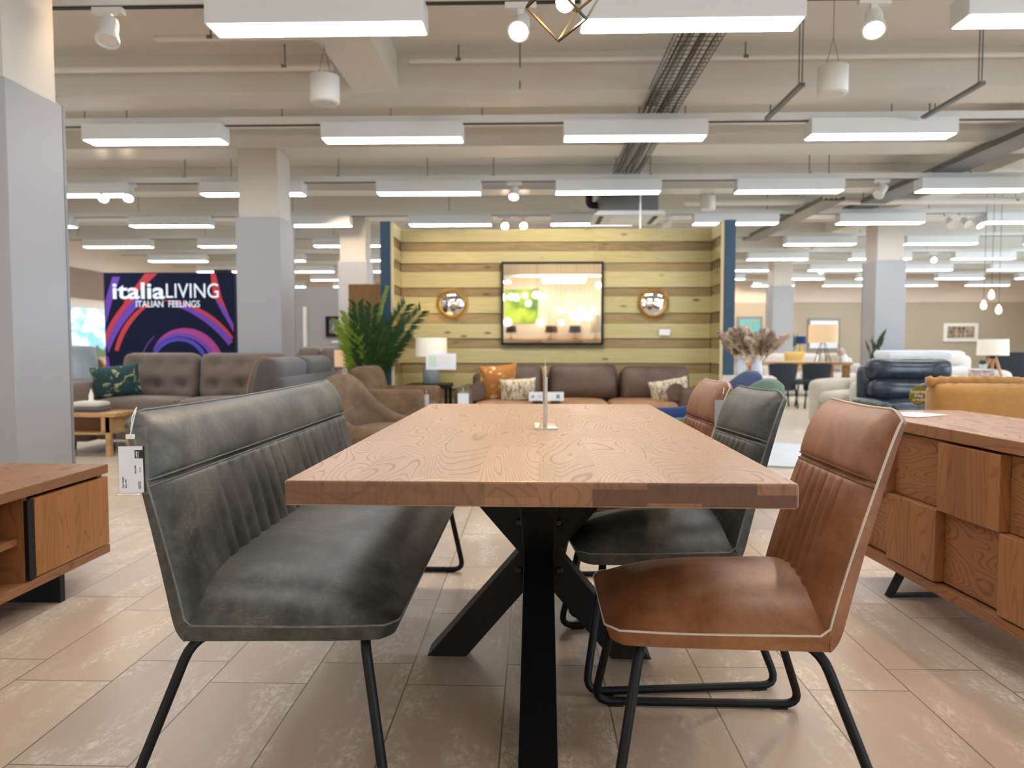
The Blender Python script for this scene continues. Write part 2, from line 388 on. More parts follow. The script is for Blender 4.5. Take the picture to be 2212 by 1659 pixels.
def solo(name, mb, mat, label, cat, group=None, **kw): return tag(obj(name, mb, mat, **kw), label, cat, group)
def dup(root, loc, rz=None, label=None, group=None):
    r = root.copy(); C.objects.link(r); r.location = loc
    if rz is not None: r.rotation_euler = (0, 0, R(rz))
    if label: r['label'] = label
    if group: r['group'] = group
    for ch in list(root.children):
        k = ch.copy(); C.objects.link(k); k.parent = r
        for g in list(ch.children):
            d = g.copy(); C.objects.link(d); d.parent = k
    return r
def lettering(name, body, size, loc, rot, mat, parent, bold=0, align='LEFT', depth=.0006, sx=1.0):
    cu = bpy.data.curves.new(name, 'FONT'); cu.body = body; cu.size = size; cu.extrude = depth; cu.offset = bold * size; cu.align_x = align
    t = bpy.data.objects.new(name + '_tmp', cu); C.objects.link(t)
    me = bpy.data.meshes.new_from_object(t.evaluated_get(bpy.context.evaluated_depsgraph_get())); bpy.data.objects.remove(t)
    me.name = name; me.materials.clear(); me.materials.append(M[mat])
    o = bpy.data.objects.new(name, me); C.objects.link(o); o.parent = parent; o.location = loc; o.rotation_euler = rot; o.scale = (sx, 1, 1); return o
def bend(pts, r, n=5):
    """round the inner corners of a polyline"""
    P = [Vector(p) for p in pts]; out = [P[0]]
    for i in range(1, len(P) - 1):
        a, b, d = P[i - 1], P[i], P[i + 1]; u = (a - b).normalized(); w = (d - b).normalized()
        q = min(r, (a - b).length * .45, (d - b).length * .45); p0 = b + u * q; p1 = b + w * q
        for k in range(n + 1):
            t = k / n; out.append(p0.lerp(b, t).lerp(b.lerp(p1, t), t))
    return out + [P[-1]]

# ------------------------------------------------------------------ the building
struct('floor', MB().box(-9, 16, -5.6, 6.2, -.1, 0), 'tile', 'taupe rectangular floor tiles laid in staggered rows under the dining set')
struct('floor_pale', MB().box(-9, 16, 6.2, 24, -.1, 0.002), 'vinyl', 'pale cream flooring behind the tiled area')
struct('ceiling', MB().box(-9, 16, -5.6, 24, 3.45, 3.55), 'ceil', 'white painted concrete ceiling slab')
BY = [(-2.3, -1.9), (0.1, .5), (2.0, 2.4), (3.8, 4.27), (6.24, 6.66), (7.92, 8.38), (10.1, 10.45), (12.1, 12.58), (14.2, 14.6), (16.3, 16.75), (18.4, 18.8), (20.6, 21.0)]
for i, (a, b) in enumerate(BY): struct('ceiling_beam', MB().box(-9, 16, a, b, 3.13, 3.46), 'beam', 'white gloss ceiling beam running across the shop')
struct('ceiling_beam', MB().box(-1.5, -1.12, 4.2, 6.3, 3.15, 3.46), 'beam', 'short white ceiling beam running front to back above the bench')
struct('ceiling_beam', MB().box(5.5, 5.9, 4.2, 24, 3.12, 3.46), 'beam', 'white ceiling beam running front to back over the right columns')
struct('wall_far', MB().box(-9, 16, 24, 24.1, 0, 2.42), 'taupe', 'taupe lower wall at the far end of the shop')
struct('wall_far_upper', MB().box(-9, 16, 23.97, 24.1, 2.42, 3.5), 'blush', 'pale blush band of wall above the taupe far wall')
struct('wall_left', MB().box(-9.1, -9, -5.6, 24, 0, 3.5), 'cream', 'cream wall at the left end of the shop')
struct('wall_bulkhead', MB().box(-9.02, -8.96, 8, 24, 1.98, 2.56), 'brown_wall', 'brown band high on the left wall')
b = MB(); b.box(16, 16.1, -5.6, 1, 0, 3.5).box(16, 16.1, 15, 24, 0, 3.5).box(16, 16.1, 1, 15, 0, .5).box(16, 16.1, 1, 15, 2.8, 3.5)
struct('wall_right', b, 'cream', 'cream right wall with a long window')
b = MB()
for i in range(8): b.box(16.02, 16.08, 1 + i * 2 - .04 * (i > 0), 1.04 + i * 2 - .04 * (i == 7), .5, 2.8)
struct('window_1', b, 'wmetal', 'white window mullions in the right wall')
b = MB(); b.box(-9, -6.9, -5.7, -5.6, 0, 3.5).box(-5.3, 6, -5.7, -5.6, 0, 3.5).box(14, 16, -5.7, -5.6, 0, 3.5).box(6, 14, -5.7, -5.6, 0, .4).box(6, 14, -5.7, -5.6, 3.0, 3.5).box(-6.9, -5.3, -5.7, -5.6, 0, .3).box(-6.9, -5.3, -5.7, -5.6, 2.7, 3.5)
struct('wall_back', b, 'cream', 'cream wall behind the viewer with two shop windows')
b = MB()
for i in range(3): b.box(-6.9 + i * .77, -6.84 + i * .77, -5.68, -5.62, .3, 2.7)
struct('window_2', b, 'wmetal', 'small white framed shop window behind the viewer to the left')

b = MB()
for i in range(6): b.box(6 + i * 1.588, 6.06 + i * 1.588, -5.68, -5.62, .4, 3.0)
struct('window_3', b, 'wmetal', 'long shop front window behind the viewer to the right')

def column(x0, y0, label, w=.48):
    o = struct('column', MB().box(x0 + .03, x0 + w - .03, y0 + .03, y0 + w - .03, 2.38, 3.14), 'plaster', label)
    obj('cladding', MB().box(x0, x0 + w, y0, y0 + w, 0, 2.4), 'clad', o, bev=.006)
    obj('corner_trim', MB().box(x0 - .003, x0 + .022, y0 + w - .02, y0 + w + .003, 0, 2.401).box(x0 + w - .022, x0 + w + .003, y0 + w - .02, y0 + w + .003, 0, 2.401), 'clad_line', o)
    return o
column(-3.18, 3.79, 'tall square column with grey cladding behind the low media unit')
column(-3.18, 7.92, 'square column with grey cladding behind the tufted corner sofa')
column(-3.18, 12.1, 'pale column beside the oak panel and potted palm')
column(-3.18, 16.3, 'far pale column at the left of the shop')
column(5.5, 7.92, 'grey column at the right edge near the mustard sofa')
column(5.5, 12.1, 'broad pale column behind the beige armchair')
column(5.5, 17.2, 'narrow grey column behind the pampas vases')
struct('wall_grey', MB().box(-5.2, -3.0, 13.1, 13.25, 0, 2.06).box(-5.2, -5.05, 11.9, 13.1, 0, 2.06), 'grey_wall', 'low grey partition wall between two columns')
struct('trim_1', MB().box(-4.06, -4.0, 13.04, 13.1, 0, 1.72), 'white', 'thin white upright trim on the grey partition')

# pipes and conduits under the slab
def pipe(x0, x1, y, z, r, mat, label, hang=0):
    t = thing('ceiling_pipe', label, 'pipe', (0, 0, 0))
    obj('tube', MB().tube([(x0, y, z), (x1, y, z)], r, 10), mat, t, smooth=True)
    b = MB(); n = max(2, int((x1 - x0) / 1.9))
    for i in range(n):
        x = x0 + .4 + i * (x1 - x0 - .8) / (n - 1)
        h = obj('hanger', MB().tube([(x, y, z), (x, y, 3.45)], .006, 6), 'steel', t)
        obj('clip', MB().box(x - .02, x + .02, y - r - .006, y + r + .006, z - .012, z + .012), 'steel', h)
pipe(-8.9, -1.6, 6.05, 3.27, .03, 'white', 'white pipe across the ceiling left of the short beam')
pipe(-1.0, 15.9, 6.1, 3.33, .022, 'white', 'thin white conduit along the front of the second visible beam')
pipe(-8.9, 15.9, 7.45, 3.22, .028, 'white', 'white pipe above and behind the second row of lights')
pipe(-8.9, 15.9, 9.6, 3.2, .03, 'white', 'white pipe above and behind the third row of lights')
pipe(2.2, 15.9, 10.9, 3.1, .05, 'white', 'thick white pipe beyond the air conditioner on the right')
pipe(-8.9, 15.9, 13.05, 3.2, .035, 'white', 'white pipe above the fifth row of lights')
pipe(-2.7, -1.05, 5.35, 3.22, .022, 'white', 'short white pipe above the left hanging speaker')

# cable trays
def tray(name, x0, x1, y0, y1, z, label, solid=False):
    t = thing(name, label, 'cable tray', (0, 0, 0)); w = x1 - x0; h = .06
    if solid:
        obj('tray_bed', MB().box(x0, x1, y0, y1, z, z + .004), 'steel', t)
        for x in (x0, x1 - .004): obj('side_rail', MB().box(x, x + .004, y0, y1, z, z + h), 'steel', t)
        for q, x in enumerate((x0 + .06, x0 + .13, x0 + .19)): obj('cable', MB().tube([(x, y0, z + .02), (x + .02, (y0 + y1) / 2, z + .02), (x, y1, z + .02)], .014, 6), 'darkslot', t)
        return t
    b = MB(); n = 7
    for i in range(n): x = x0 + w * i / (n - 1); b.tube([(x, y0, z), (x, y1, z)], .0035, 4)
    for x in (x0, x1): b.tube([(x, y0, z + h), (x, y1, z + h)], .0035, 4)
    k = int((y1 - y0) / .075)
    for i in range(k + 1):
        y = y0 + (y1 - y0) * i / k; b.tube([(x0, y, z + h), (x0, y, z), (x1, y, z), (x1, y, z + h)], .003, 4)
    obj('wire_basket', b, 'wire', t)
    for q in range(7):
        x = x0 + .035 + q * (w - .07) / 6; yy = [y0 + (y1 - y0) * i / 9 for i in range(10)]
        obj('cable', MB().tube([(x + rnd.uniform(-.012, .012), y, z + .014 + rnd.uniform(0, .012)) for y in yy], .008 + .005 * (q % 3), 6), ('darkslot', 'steel', 'beam')[q % 3], t, smooth=True)
    for y in (y0 + .3, (y0 + y1) / 2, y1 - .3):
        for x in (x0, x1): obj('hanger', MB().tube([(x, y, z), (x, y, 3.45)], .005, 6), 'steel', t)
    return t
tray('cable_tray', .96, 1.27, 4.7, 9.0, 3.08, 'wire mesh cable tray full of cables above the far end of the table')
tray('cable_tray', 4.7, 5.05, 7.2, 11.5, 3.06, 'solid grey cable tray running back at the upper right', True)
tray('cable_tray', 3.9, 4.2, 10.2, 14.0, 2.98, 'grey cable tray behind the fourth light row on the right', True)

# ------------------------------------------------------------------ ceiling lights in rows
ROWS = [4.35 + 2.31 * k for k in range(9)]; BACK = [2.04, -4.6]
LX = lambda j: -1.24 + 2.135 * j
def track(y, x0, x1, label):
    t = thing('lighting_track', label, 'lighting track', (0, y, 2.99))
    obj('rail', MB().box(x0, x1, -.035, .035, 0, .065), 'wmetal2', t)
    obj('slot', MB().box(x0, x1, -.018, .018, -.006, .004), 'darkslot', t)
    n = int((x1 - x0) / 2.1)
    for i in range(n): x = x0 + .5 + i * (x1 - x0 - 1) / (n - 1); obj('hanger', MB().tube([(x, 0, .06), (x, 0, .46)], .005, 6), 'steel', t)
ordn = ['nearest', 'second', 'third', 'fourth', 'fifth', 'sixth', 'seventh', 'eighth', 'ninth']
for i, y in enumerate(ROWS): track(y, -8.9, 15.9, 'white overhead track carrying the %s row of box lights' % ordn[i])
for i, y in enumerate(BACK): track(y, -8.9, 9, ('white overhead track above the near end of the table', 'white overhead track by the lamp display behind the viewer')[i])
L0 = thing('ceiling_light', 'x', 'ceiling light', (0, 0, 2.99))
obj('housing', MB().box(-.625, .625, -.1, .1, -.14, 0), 'wmetal', L0, bev=.004)
obj('diffuser', MB().box(-.61, .61, -.088, .088, -.1435, -.1405), 'diff', L0)
LIGHTS = []
def clear(x, y):
    for cx0, cy0 in ((-3.18, 3.79), (-3.18, 7.92), (-3.18, 12.1), (-3.18, 16.3), (5.5, 7.92), (5.5, 12.1), (5.5, 17.2)):
        if x - .63 < cx0 + .5 and x + .63 > cx0 - .02 and y - .11 < cy0 + .5 and y + .11 > cy0 - .02: return False
    return True
first = True
for r, y in enumerate(ROWS + BACK):
    for j in range(-3, 8):
        x = LX(j)
        if r >= 9 and (x > 8.5): continue
        if not clear(x, y): continue
        if r < 9 and x > 4.5 + 1.0 * y: continue
        o = L0 if first else dup(L0, (x, y, 2.99)); first = False
        o.location = (x, y, 2.99); LIGHTS.append((o, r))

# track spotlights
def spotlight(name_loc, target, lit, label, energy=0):
    x, y, z = name_loc; t = thing('track_spotlight', label, 'spotlight', (x, y, 2.985), 0, None)
    obj('adapter', MB().box(-.09, .09, -.022, .022, -.035, 0), 'wmetal2', t, bev=.004)
    obj('bracket', MB().box(-.02, .02, -.012, .012, -.12, -.03), 'wmetal2', t, bev=.003)
    d = (Vector(target) - Vector((x, y, 2.87))).normalized(); q = d.to_track_quat('Z', 'Y').to_matrix().to_4x4()
    mm = Matrix.Translation((0, 0, -.125)) @ q
    h = obj('head', MB().lathe([(.02, -.075), (.045, -.07), (.05, -.04), (.05, .02), (.066, .075), (.066, .082), (.055, .082), (.05, .07)], 0, 0, 20, 0, mm), 'wmetal2', t, smooth=True)
    obj('lens', MB().lathe([(1e-5, .074), (.053, .074), (.053, .07), (1e-5, .07)], 0, 0, 20, 0, mm), 'spotlens' if lit else 'chrome', h)
    if lit and energy:
        p = Vector((x, y, 2.86)) + d * .1; spot('spot_beam', p, target, energy)
    return t
spotlight((-2.47, 4.35, 0), (-2.2, 3.2, 0), False, 'unlit white track spotlight beside the tall near column')
spotlight((-.07, 4.35, 0), (-.5, 2.2, .6), True, 'lit white track spotlight just left of the wire cube pendant', 60)
spotlight((1.93, 4.35, 0), (1.4, 2.9, .5), True, 'lit white track spotlight between two box lights at the top right', 60)
spotlight((-5.2, 8.97, 0), (-4.8, 7, .6), True, 'lit spotlight, first of the pair above the swirl sign', 25)
spotlight((-4.9, 8.97, 0), (-4.2, 6.9, .6), True, 'lit spotlight, second of the pair above the swirl sign', 25)
spotlight((-.22, 8.97, 0), (-.4, 7.4, .6), True, 'lit spotlight alone between two lights above the plank booth', 25)
spotlight((4.12, 8.97, 0), (3.0, 8.4, 1.6), False, 'unlit white spotlight between two lights of the third row')
spotlight((-.42, 11.28, 0), (-.1, 8.4, 1.2), True, 'small lit spotlight over the booth top, further left one', 0)
spotlight((-.14, 11.28, 0), (.1, 8.4, 1.2), True, 'small lit spotlight over the booth top, further right one', 0)
spotlight((2.02, 11.28, 0), (1.6, 9.4, 1.5), False, 'unlit spotlight above the right end of the plank booth')
spotlight((6.2, 11.28, 0), (6.0, 9.4, 1.5), False, 'unlit spotlight above the pale column, first of three')
spotlight((6.42, 11.28, 0), (6.7, 9.4, 1.5), False, 'unlit spotlight above the pale column, middle of three')
spotlight((6.6, 11.28, 0), (7.0, 10.2, 1.5), True, 'lit spotlight above the pale column, last of three', 15)
spotlight((8.4, 15.9, 0), (7.9, 12.8, 1.0), True, 'small lit spotlight high above the tripod lamp')
spotlight((6.95, 18.21, 0), (6.8, 15.5, 1.0), True, 'small lit spotlight beside the broad pale column')
spot('wall_wash', (6.7, 22.2, 2.9), (6.9, 24, 1.75), 90, 75)
spot('wall_wash', (-2.7, 10.3, 2.9), (-2.9, 12.1, 1.9), 60, 70)
spot('wall_wash', (-2.35, 4.6, 2.95), (-2.75, 4.05, 2.6), 8, 90)
spot('wall_wash', (-1.2, 7.6, 2.9), (-1.0, 8.38, 1.25), 20, 60)
spot('booth_wash', (.2, 6.9, 2.9), (.2, 8.4, 1.3), 60, 100, (1, .84, .6))

# hanging speakers
def speaker(x, y, z, label):
    t = thing('pendant_speaker', label, 'speaker', (x, y, z))
    obj('body', MB().lathe([(1e-5, 0), (.099, 0), (.102, .003), (.102, .183), (.099, .186), (1e-5, .186)], 0, 0, 32), 'white', t, smooth=True)
    obj('grille', MB().lathe([(1e-5, -.003), (.08, -.003), (.08, .001), (1e-5, .001)], 0, 0, 28), 'wmetal2', t)
    for k in range(2): obj('wire', MB().tube([(.05 * (1 - 2 * k), 0, .18), (0, 0, .38), (0, 0, 3.45 - z)], .0022, 5), 'steel', t)
speaker(-1.47, 5.3, 2.74, 'white drum speaker hung on wires at the upper left')
speaker(2.08, 5.3, 2.77, 'white drum speaker hung on wires at the upper right')
speaker(2.44, 10.5, 2.92, 'small distant white drum speaker above the booth')
# pipe support struts
for q, (x, lab) in enumerate(((2.0, 'steel strut hanger beside the right drum speaker'), (3.32, 'steel strut hanger near the upper right corner'))):
    t = thing('strut_hanger', lab, 'hanger', (x, 5.7, 3.45))
    for k in (-.012, .012): obj('rod', MB().tube([(k, 0, 0), (k, 0, -.48)], .005, 6), 'steel', t)
    obj('strut', MB().box(-.02, .02, -.04, .8, -.5, -.475), 'steel', t)
    obj('clip', MB().tube([(.0, .7, -.475), (0, .7, -.4)], .006, 6), 'steel', t)
t = thing('strut_hanger', 'white drop rod with a fixing hanging over the table end', 'hanger', (-.1, 5.9, 3.45))
obj('rod', MB().tube([(0, 0, 0), (0, 0, -.42)], .006, 6), 'steel', t); obj('turnbuckle', MB().box(-.014, .014, -.01, .01, -.36, -.26), 'beam', t)
# air conditioner cassette and drop pole
t = thing('air_conditioner', 'white ceiling air conditioner cassette above the plank booth', 'air conditioner', (1.27, 10.25, 2.74))
obj('panel', MB().prism([(-.47, 0), (.47, 0), (.42, .05), (-.42, .05)], -.45, .45), 'wmetal2', t)
obj('body', MB().box(-.38, .38, -.38, .38, .05, .32), 'steel', t)
obj('grille', MB().box(-.22, .22, -.22, .22, -.012, .002), 'wmetal', t)
for sx in (-1, 1): obj('vane', MB().box(sx * .36 - .03, sx * .36 + .03, -.3, .3, -.01, .002), 'darkslot', t)
obj('duct', MB().tube(bend([(-.38, 0, .2), (-.5, 0, .2), (-.5, 0, .37)], .08), .05, 10), 'darkslot', t, smooth=True)
t = thing('drop_pole', 'thin white pole hanging from the ceiling over the booth', 'pole', (1.36, 9.5, 2.47)); obj('tube', MB().tube([(0, 0, 0), (0, 0, .98)], .012, 8), 'wmetal2', t); obj('cap', MB().lathe([(.02, -.01), (.02, .02)], 0, 0, 10), 'wmetal2', t)

# wire cube pendant above the table
t = thing('cage_pendant', 'bronze wire cube pendant lamp with a bare glowing bulb', 'pendant lamp', (.078, 2.3, 1.945))
e2 = Vector((.061, .06, .12)).normalized(); e1 = Vector((-.099, -.056, .078)); e1 = (e1 - e2 * e1.dot(e2)).normalized(); e3 = e2.cross(e1).normalized()
if e3.x < 0: e3 = -e3
Lc = .135; V = lambda a, b_, d: (e1 * a + e2 * b_ + e3 * d) * Lc
for a in (0, 1):
    for d in (0, 1):
        for (p, q) in ((V(0, a, d), V(1, a, d)), (V(a, 0, d), V(a, 1, d)), (V(a, d, 0), V(a, d, 1))): obj('cage_bar', MB().tube([p, q], .0042, 4), 'bronze', t)
cen = V(.5, .5, .5)
obj('bulb', MB().sphere(cen + Vector((0, 0, -.012)), .028, 14), 'bulb', t, smooth=True)
obj('lamp_holder', MB().lathe([(.018, .02), (.018, .07), (.006, .08)], cen.x, cen.y, 14, cen.z), 'bronze', t, smooth=True)
obj('cord', MB().tube([cen + Vector((0, 0, .08)), (cen.x, cen.y, 3.45 - 1.968)], .003, 6), 'black', t)
pl = bpy.data.lights.new('pendant_glow', 'POINT'); pl.energy = 8; pl.color = (1, .72, .42); pl.shadow_soft_size = .035
po = bpy.data.objects.new('pendant_glow', pl); C.objects.link(po); po.location = Vector((.078, 2.3, 1.968)) + cen + Vector((0, 0, -.045))

# ------------------------------------------------------------------ dining table
t = thing('dining_table', 'long thick oak dining table on a black crossed star base', 'table', (.022, 2.40, 0), -.6)
tt = obj('tabletop', MB().box(-.5, .5, -.975, .975, .707, .757), 'table', t, bev=.006, seg=3)
tt.data.materials.append(M['table_end_shaded'])
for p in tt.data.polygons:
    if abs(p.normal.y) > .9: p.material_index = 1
def xleg(a, b, axis, w, half):
    m = MB(); (p0, z0), (p1, z1) = a, b
    m.prism([(p0 - w, z0), (p0 + w, z0), (p1 + w, z1), (p1 - w, z1)], -half, half, 'y' if axis == 'x' else 'x'); return m
for s_ in (-1, 1):
    l = obj('leg', xleg((s_ * .30, .012), (-s_ * .30, .705), 'x', .064, .05), 'black', t, bev=.003)
    obj('foot_glide', MB().lathe([(.02, 0), (.02, .014)], s_ * .30, 0, 14), 'blackm', l)
    for z in (.30, .455):
        obj('bolt', MB().lathe([(.014, -.006), (.014, .0), (.008, .004), (1e-5, .004)], 0, 0, 12, 0, Matrix.Translation((s_ * .064, -.052, z)) @ Matrix.Rotation(R(90), 4, 'X')), 'blackm', l)
for s_ in (-1, 1):
    l = obj('leg', xleg((s_ * .64, .012), (-s_ * .64, .704), 'y', .1, .047), 'black', t, bev=.003)
    obj('foot_glide', MB().lathe([(.02, 0), (.02, .014)], 0, s_ * .64, 14), 'blackm', l)
obj('mounting_plate', MB().box(-.36, .36, -.7, .7, .699, .7075), 'black', t)

# ------------------------------------------------------------------ leather chairs and bench
def seating(name, label, cat, loc, rz, hw, groups, lm, seam_m, pipe_m, group=None, pipe_label=None, lean=.148, by=-.192, bh=.479):
    t = thing(name, label, cat, loc, rz, group)
    y0, y1, zc = -.198, .28, .402
    def top(x, y):
        ex = 1 - math.exp(-max(0, hw - abs(x)) / .075); ey = 1 - math.exp(-max(0, y1 - y) / .08)
        return zc + .098 * ex * ey
    def rc(u, v):
        y = y0 + (y1 - y0) * v; x = hw * u
        dd = max(0, abs(x) - (hw - .06)) / .06; y -= .028 * dd ** 2 * v ** 4; x -= math.copysign(.008 * v ** 6, x) * dd
        return x, y
    def SF(u, v):
        x, y = rc(u, v); return Vector((x, y, top(x, y)))
    def SB(u, v):
        x, y = rc(u, v); return Vector((x * (1 - .012 / hw), y - .012 * v, .362 + .006 * v))
    nx = 44 if hw < .4 else 100
    seat = obj('seat', MB().slab(SF, SB, nx, 34), lm, t, smooth=True)
    seam = .665
    def base(s): return Vector((0, by - lean * s ** 1.15, (.408 + bh * s)))
    def bn(s):
        d = (base(min(1, s + .01)) - base(max(0, s - .01))).normalized(); return Vector((0, d.z, -d.y))
    def front(x, s):
        ex = 1 - math.exp(-max(0, hw - abs(x)) / .034); ez = 1 - math.exp(-(1 - s) * .46 / .035)
        f = .032 * ex * ez - .012 * math.exp(-((s - seam) / .014) ** 2) * ex
        if s > seam: f += .011 * ex * math.sin(math.pi * (s - seam) / (1 - seam)) ** .7
        else:
            k = min(1, (seam - s) / .05)
            for a, b_, n in groups:
                if a < x < b_: f += k * (.012 * abs(math.sin(math.pi * (x - a) / (b_ - a) * n)) ** .55 - .009)
        return f
    def BF(u, s):
        x = hw * u; e = max(0, abs(x) - (hw - .07)) / .07
        p = base(s) + bn(s) * front(x, s); p.x = x - math.copysign(.016 * s ** 4 * e, x); p.z += -.024 * e ** 2 * s ** 10 - .008 * (1 - (x / hw) ** 2) * s ** 8; return p
    def BB(u, s):
        x = hw * u; e = max(0, abs(x) - (hw - .07)) / .07
        p = base(s) - bn(s) * (.027 - .012 * s); p.z = .362 + (.04 + bh - .024 * e ** 2 * s ** 6) * s; p.x = (x - math.copysign(.016 * s ** 4 * e, x)) * (1 - .008 / hw)
        p.y += .020 * math.exp(-s / .035); return p
    nb = int(2 * hw / (.0055 if hw < .4 else .0095))
    back = obj('backrest', MB().slab(BF, BB, nb, 72), lm, t, smooth=True)
    b = MB()
    for ds in (-.014, .014): b.tube([BF(-1 + 2 * i / 80, seam + ds) + bn(seam) * .0018 for i in range(81)], .0022, 6)
    obj('seam_piping', b, seam_m, back, smooth=True)
    e = lambda p, o: Vector((p.x + o, p.y, p.z))
    P = [SF(-1 + 2 * i / 40, 1) + Vector((0, .001, 0)) for i in range(41)] + [e(SF(1, 1 - i / 20), .001) for i in range(1, 20)]
    P += [e(BF(1, .02 + .98 * i / 30), .0015) for i in range(31)] + [BF(1 - 2 * i / 40, 1) + Vector((0, 0, .001)) for i in range(1, 40)]
    P += [e(BF(-1, 1 - .98 * i / 30), -.0015) for i in range(31)] + [e(SF(-1, i / 20), -.001) for i in range(1, 20)]
    pp = obj('edge_piping', MB().tube(P, .0026, 6, True), pipe_m, t, smooth=True)
    if pipe_label: pp['label'] = pipe_label
    for s_ in (-1, 1):
        xt, xf = s_ * (hw - .03), s_ * (hw + .045)
        pts = bend([(s_ * (hw - .12), .19, .366), (xt, .205, .364), (xf, .27, .0125), (xf, -.31, .0125), (xt, -.185, .362), (s_ * (hw - .12), -.1, .364)], .05)
        l = obj('sled_leg', MB().tube(pts, .0115, 10), 'black', t, smooth=True)
        for y in (.21, -.25): obj('foot_glide', MB().box(xf - .01, xf + .01, y - .022, y + .022, 0, .006), 'blackm', l)
    obj('seat_support', MB().box(-hw + .1, hw - .1, .08, .11, .352, .37).box(-hw + .1, hw - .1, -.1, -.07, .352, .37), 'black', t)
    return t
seating('dining_chair', 'tan leather dining chair with pale piping, nearest beside the table', 'chair', (.444, 1.795, 0), 89.5, .224, [(-.125, .125, 6)], M['tan_leather'], 'tan_seam', 'cord', 'leather chairs along the table', 'pale cream piping')
seating('dining_chair', 'dark grey leather dining chair between the two tan ones', 'chair', (.398, 2.405, 0), 96, .212, [(-.125, .125, 6)], M['grey_leather'], 'grey_seam', 'grey_seam', 'leather chairs along the table')
seating('dining_chair', 'tan leather dining chair at the far end, mostly hidden behind the grey one', 'chair', (.398, 2.995, 0), 92, .212, [(-.125, .125, 6)], M['tan_leather'], 'tan_seam', 'cord', 'leather chairs along the table')
seating('dining_bench', 'long grey leather dining bench with fluted back and black sled legs', 'bench', (-.58, 2.42, 0), -90, .83, [(-.64, -.095, 7), (.075, .62, 7)], M['grey_leather'], 'grey_seam', 'grey_seam', lean=.124, by=-.188, bh=.467)

# price ticket on the bench
t = thing('price_ticket', 'white price ticket in a clear sleeve hung on the grey bench', 'price tag', (-.849, 1.545, .762), 0)
t.rotation_euler = (R(2), 0, R(8))
obj('sleeve', MB().box(-.034, .03, -.001, .001, -.058, .085), 'acrylic', t)
obj('card', MB().box(-.029, .02, -.0025, -.0012, -.054, .046), 'paper', t)
obj('card_edge', MB().box(.02, .0235, -.0026, -.0012, -.054, .046), 'ink', t)
lb = obj('logo_block', MB().box(.004, .0212, -.0032, -.0026, .02, .038), 'ink', t)
rt = (R(90), R(-90), 0)
lettering('logo_lettering', 'Leekes', .0052, (.0093, -.0036, .0208), rt, 'wlet', lb, .02)
lettering('logo_lettering', 'You\'re home', .0026, (.0124, -.0036, .0212), rt, 'wlet', lb)
cd = [o for o in t.children if o.name.startswith('card')][0]
for body, sz, x, z in (('Casa Hooper', .0046, -.0205, -.044), ('Bench - Grey', .0036, -.015, -.044), ('Only £430', .0042, .0055, -.013), ('COLOUR: GREY', .0022, .011, -.046), ('SEATS 3   W166cm', .0022, .0142, -.046), ('Ask in store', .0022, .0142, -.01)):
    lettering('ticket_lettering', body, sz, (x, -.0029, z), rt, 'ink', cd)
obj('tie', MB().tube([(-.004, -.004, .068), (.003, -.004, .095), (.006, .012, .128), (.001, .0, .11), (-.005, .002, .068)], .0012, 6), 'plastic', t, smooth=True)
obj('clasp', MB().box(-.012, .004, -.006, .003, .062, .071), 'plastic', t, bev=.001)
# ticket on the far tan chair
t = thing('price_ticket', 'clear ticket sleeve hanging between the far tan and grey chairs', 'price tag', (.705, 2.755, .775), -8)
obj('sleeve', MB().box(-.034, .03, -.001, .001, -.06, .085), 'acrylic', t); obj('card', MB().box(-.029, .024, -.0025, -.0012, -.054, .046), 'clad', t)
obj('tie', MB().tube([(0, -.003, .07), (.006, .02, .09)], .0012, 6), 'plastic', t)

# acrylic sign holder on the table
t = thing('sign_holder', 'clear acrylic menu holder standing edge on upon the tabletop', 'sign holder', (.044, 2.33, .757), 2)
obj('base', MB().box(-.036, .036, 0, .17, 0, .004), 'acrylic', t)
obj('base_edge', MB().box(-.037, .037, -.002, .0, 0, .0042), 'acr_edge', t)
for sx, h0, h1 in ((-.0035, .0, .222), (.0025, .0, .165)):
    obj('panel', MB().box(sx - .001, sx + .001, 0, .155, .004, h1), 'acrylic', t)
    obj('panel_edge', MB().box(sx - .0014, sx + .0014, -.0015, .0, .004, h1 + .001), 'acr_edge', t)
obj('insert_card', MB().box(-.0015, .0005, .004, .15, .008, .2), 'paper', t)

# ------------------------------------------------------------------ low media unit on the left
t = thing('media_unit', 'low oak media unit with black handle strip and open shelves', 'cabinet', (-1.87, 2.45, 0))
D_, y0, y1 = .44, -.80, .745
obj('top', MB().box(-D_, .0, y0, y1, .462, .503), 'oak_top', t, bev=.003)
obj('base_board', MB().box(-D_, .0, y0, y1, .11, .145), 'oak_y', t, bev=.003)
obj('end_panel', MB().box(-D_, -.03, y1 - .035, y1 - .003, .145, .462), 'oak_z', t); obj('end_panel', MB().box(-D_, -.005, y0, y0 + .03, .145, .462), 'oak_z', t)
obj('back_panel', MB().box(-D_, -D_ + .015, y0, y1 - .02, .145, .462), 'oak_y', t)
obj('divider', MB().box(-D_, -.012, .205, .23, .145, .462), 'oak_z', t)
obj('shelf', MB().box(-D_ + .01, -.03, y0 + .03, .2, .285, .31), 'oak_y', t)
d = obj('door', MB().box(-.028, -.003, .25, y1, .149, .448), 'oak_side', t, bev=.002)
obj('handle', MB().box(-.02, .004, .212, .25, .15, .449), 'black', d)
for y in (.40, -.55): obj('leg_panel', MB().box(-D_ + .05, -.006, y, y + .03, 0, .11), 'black', t)

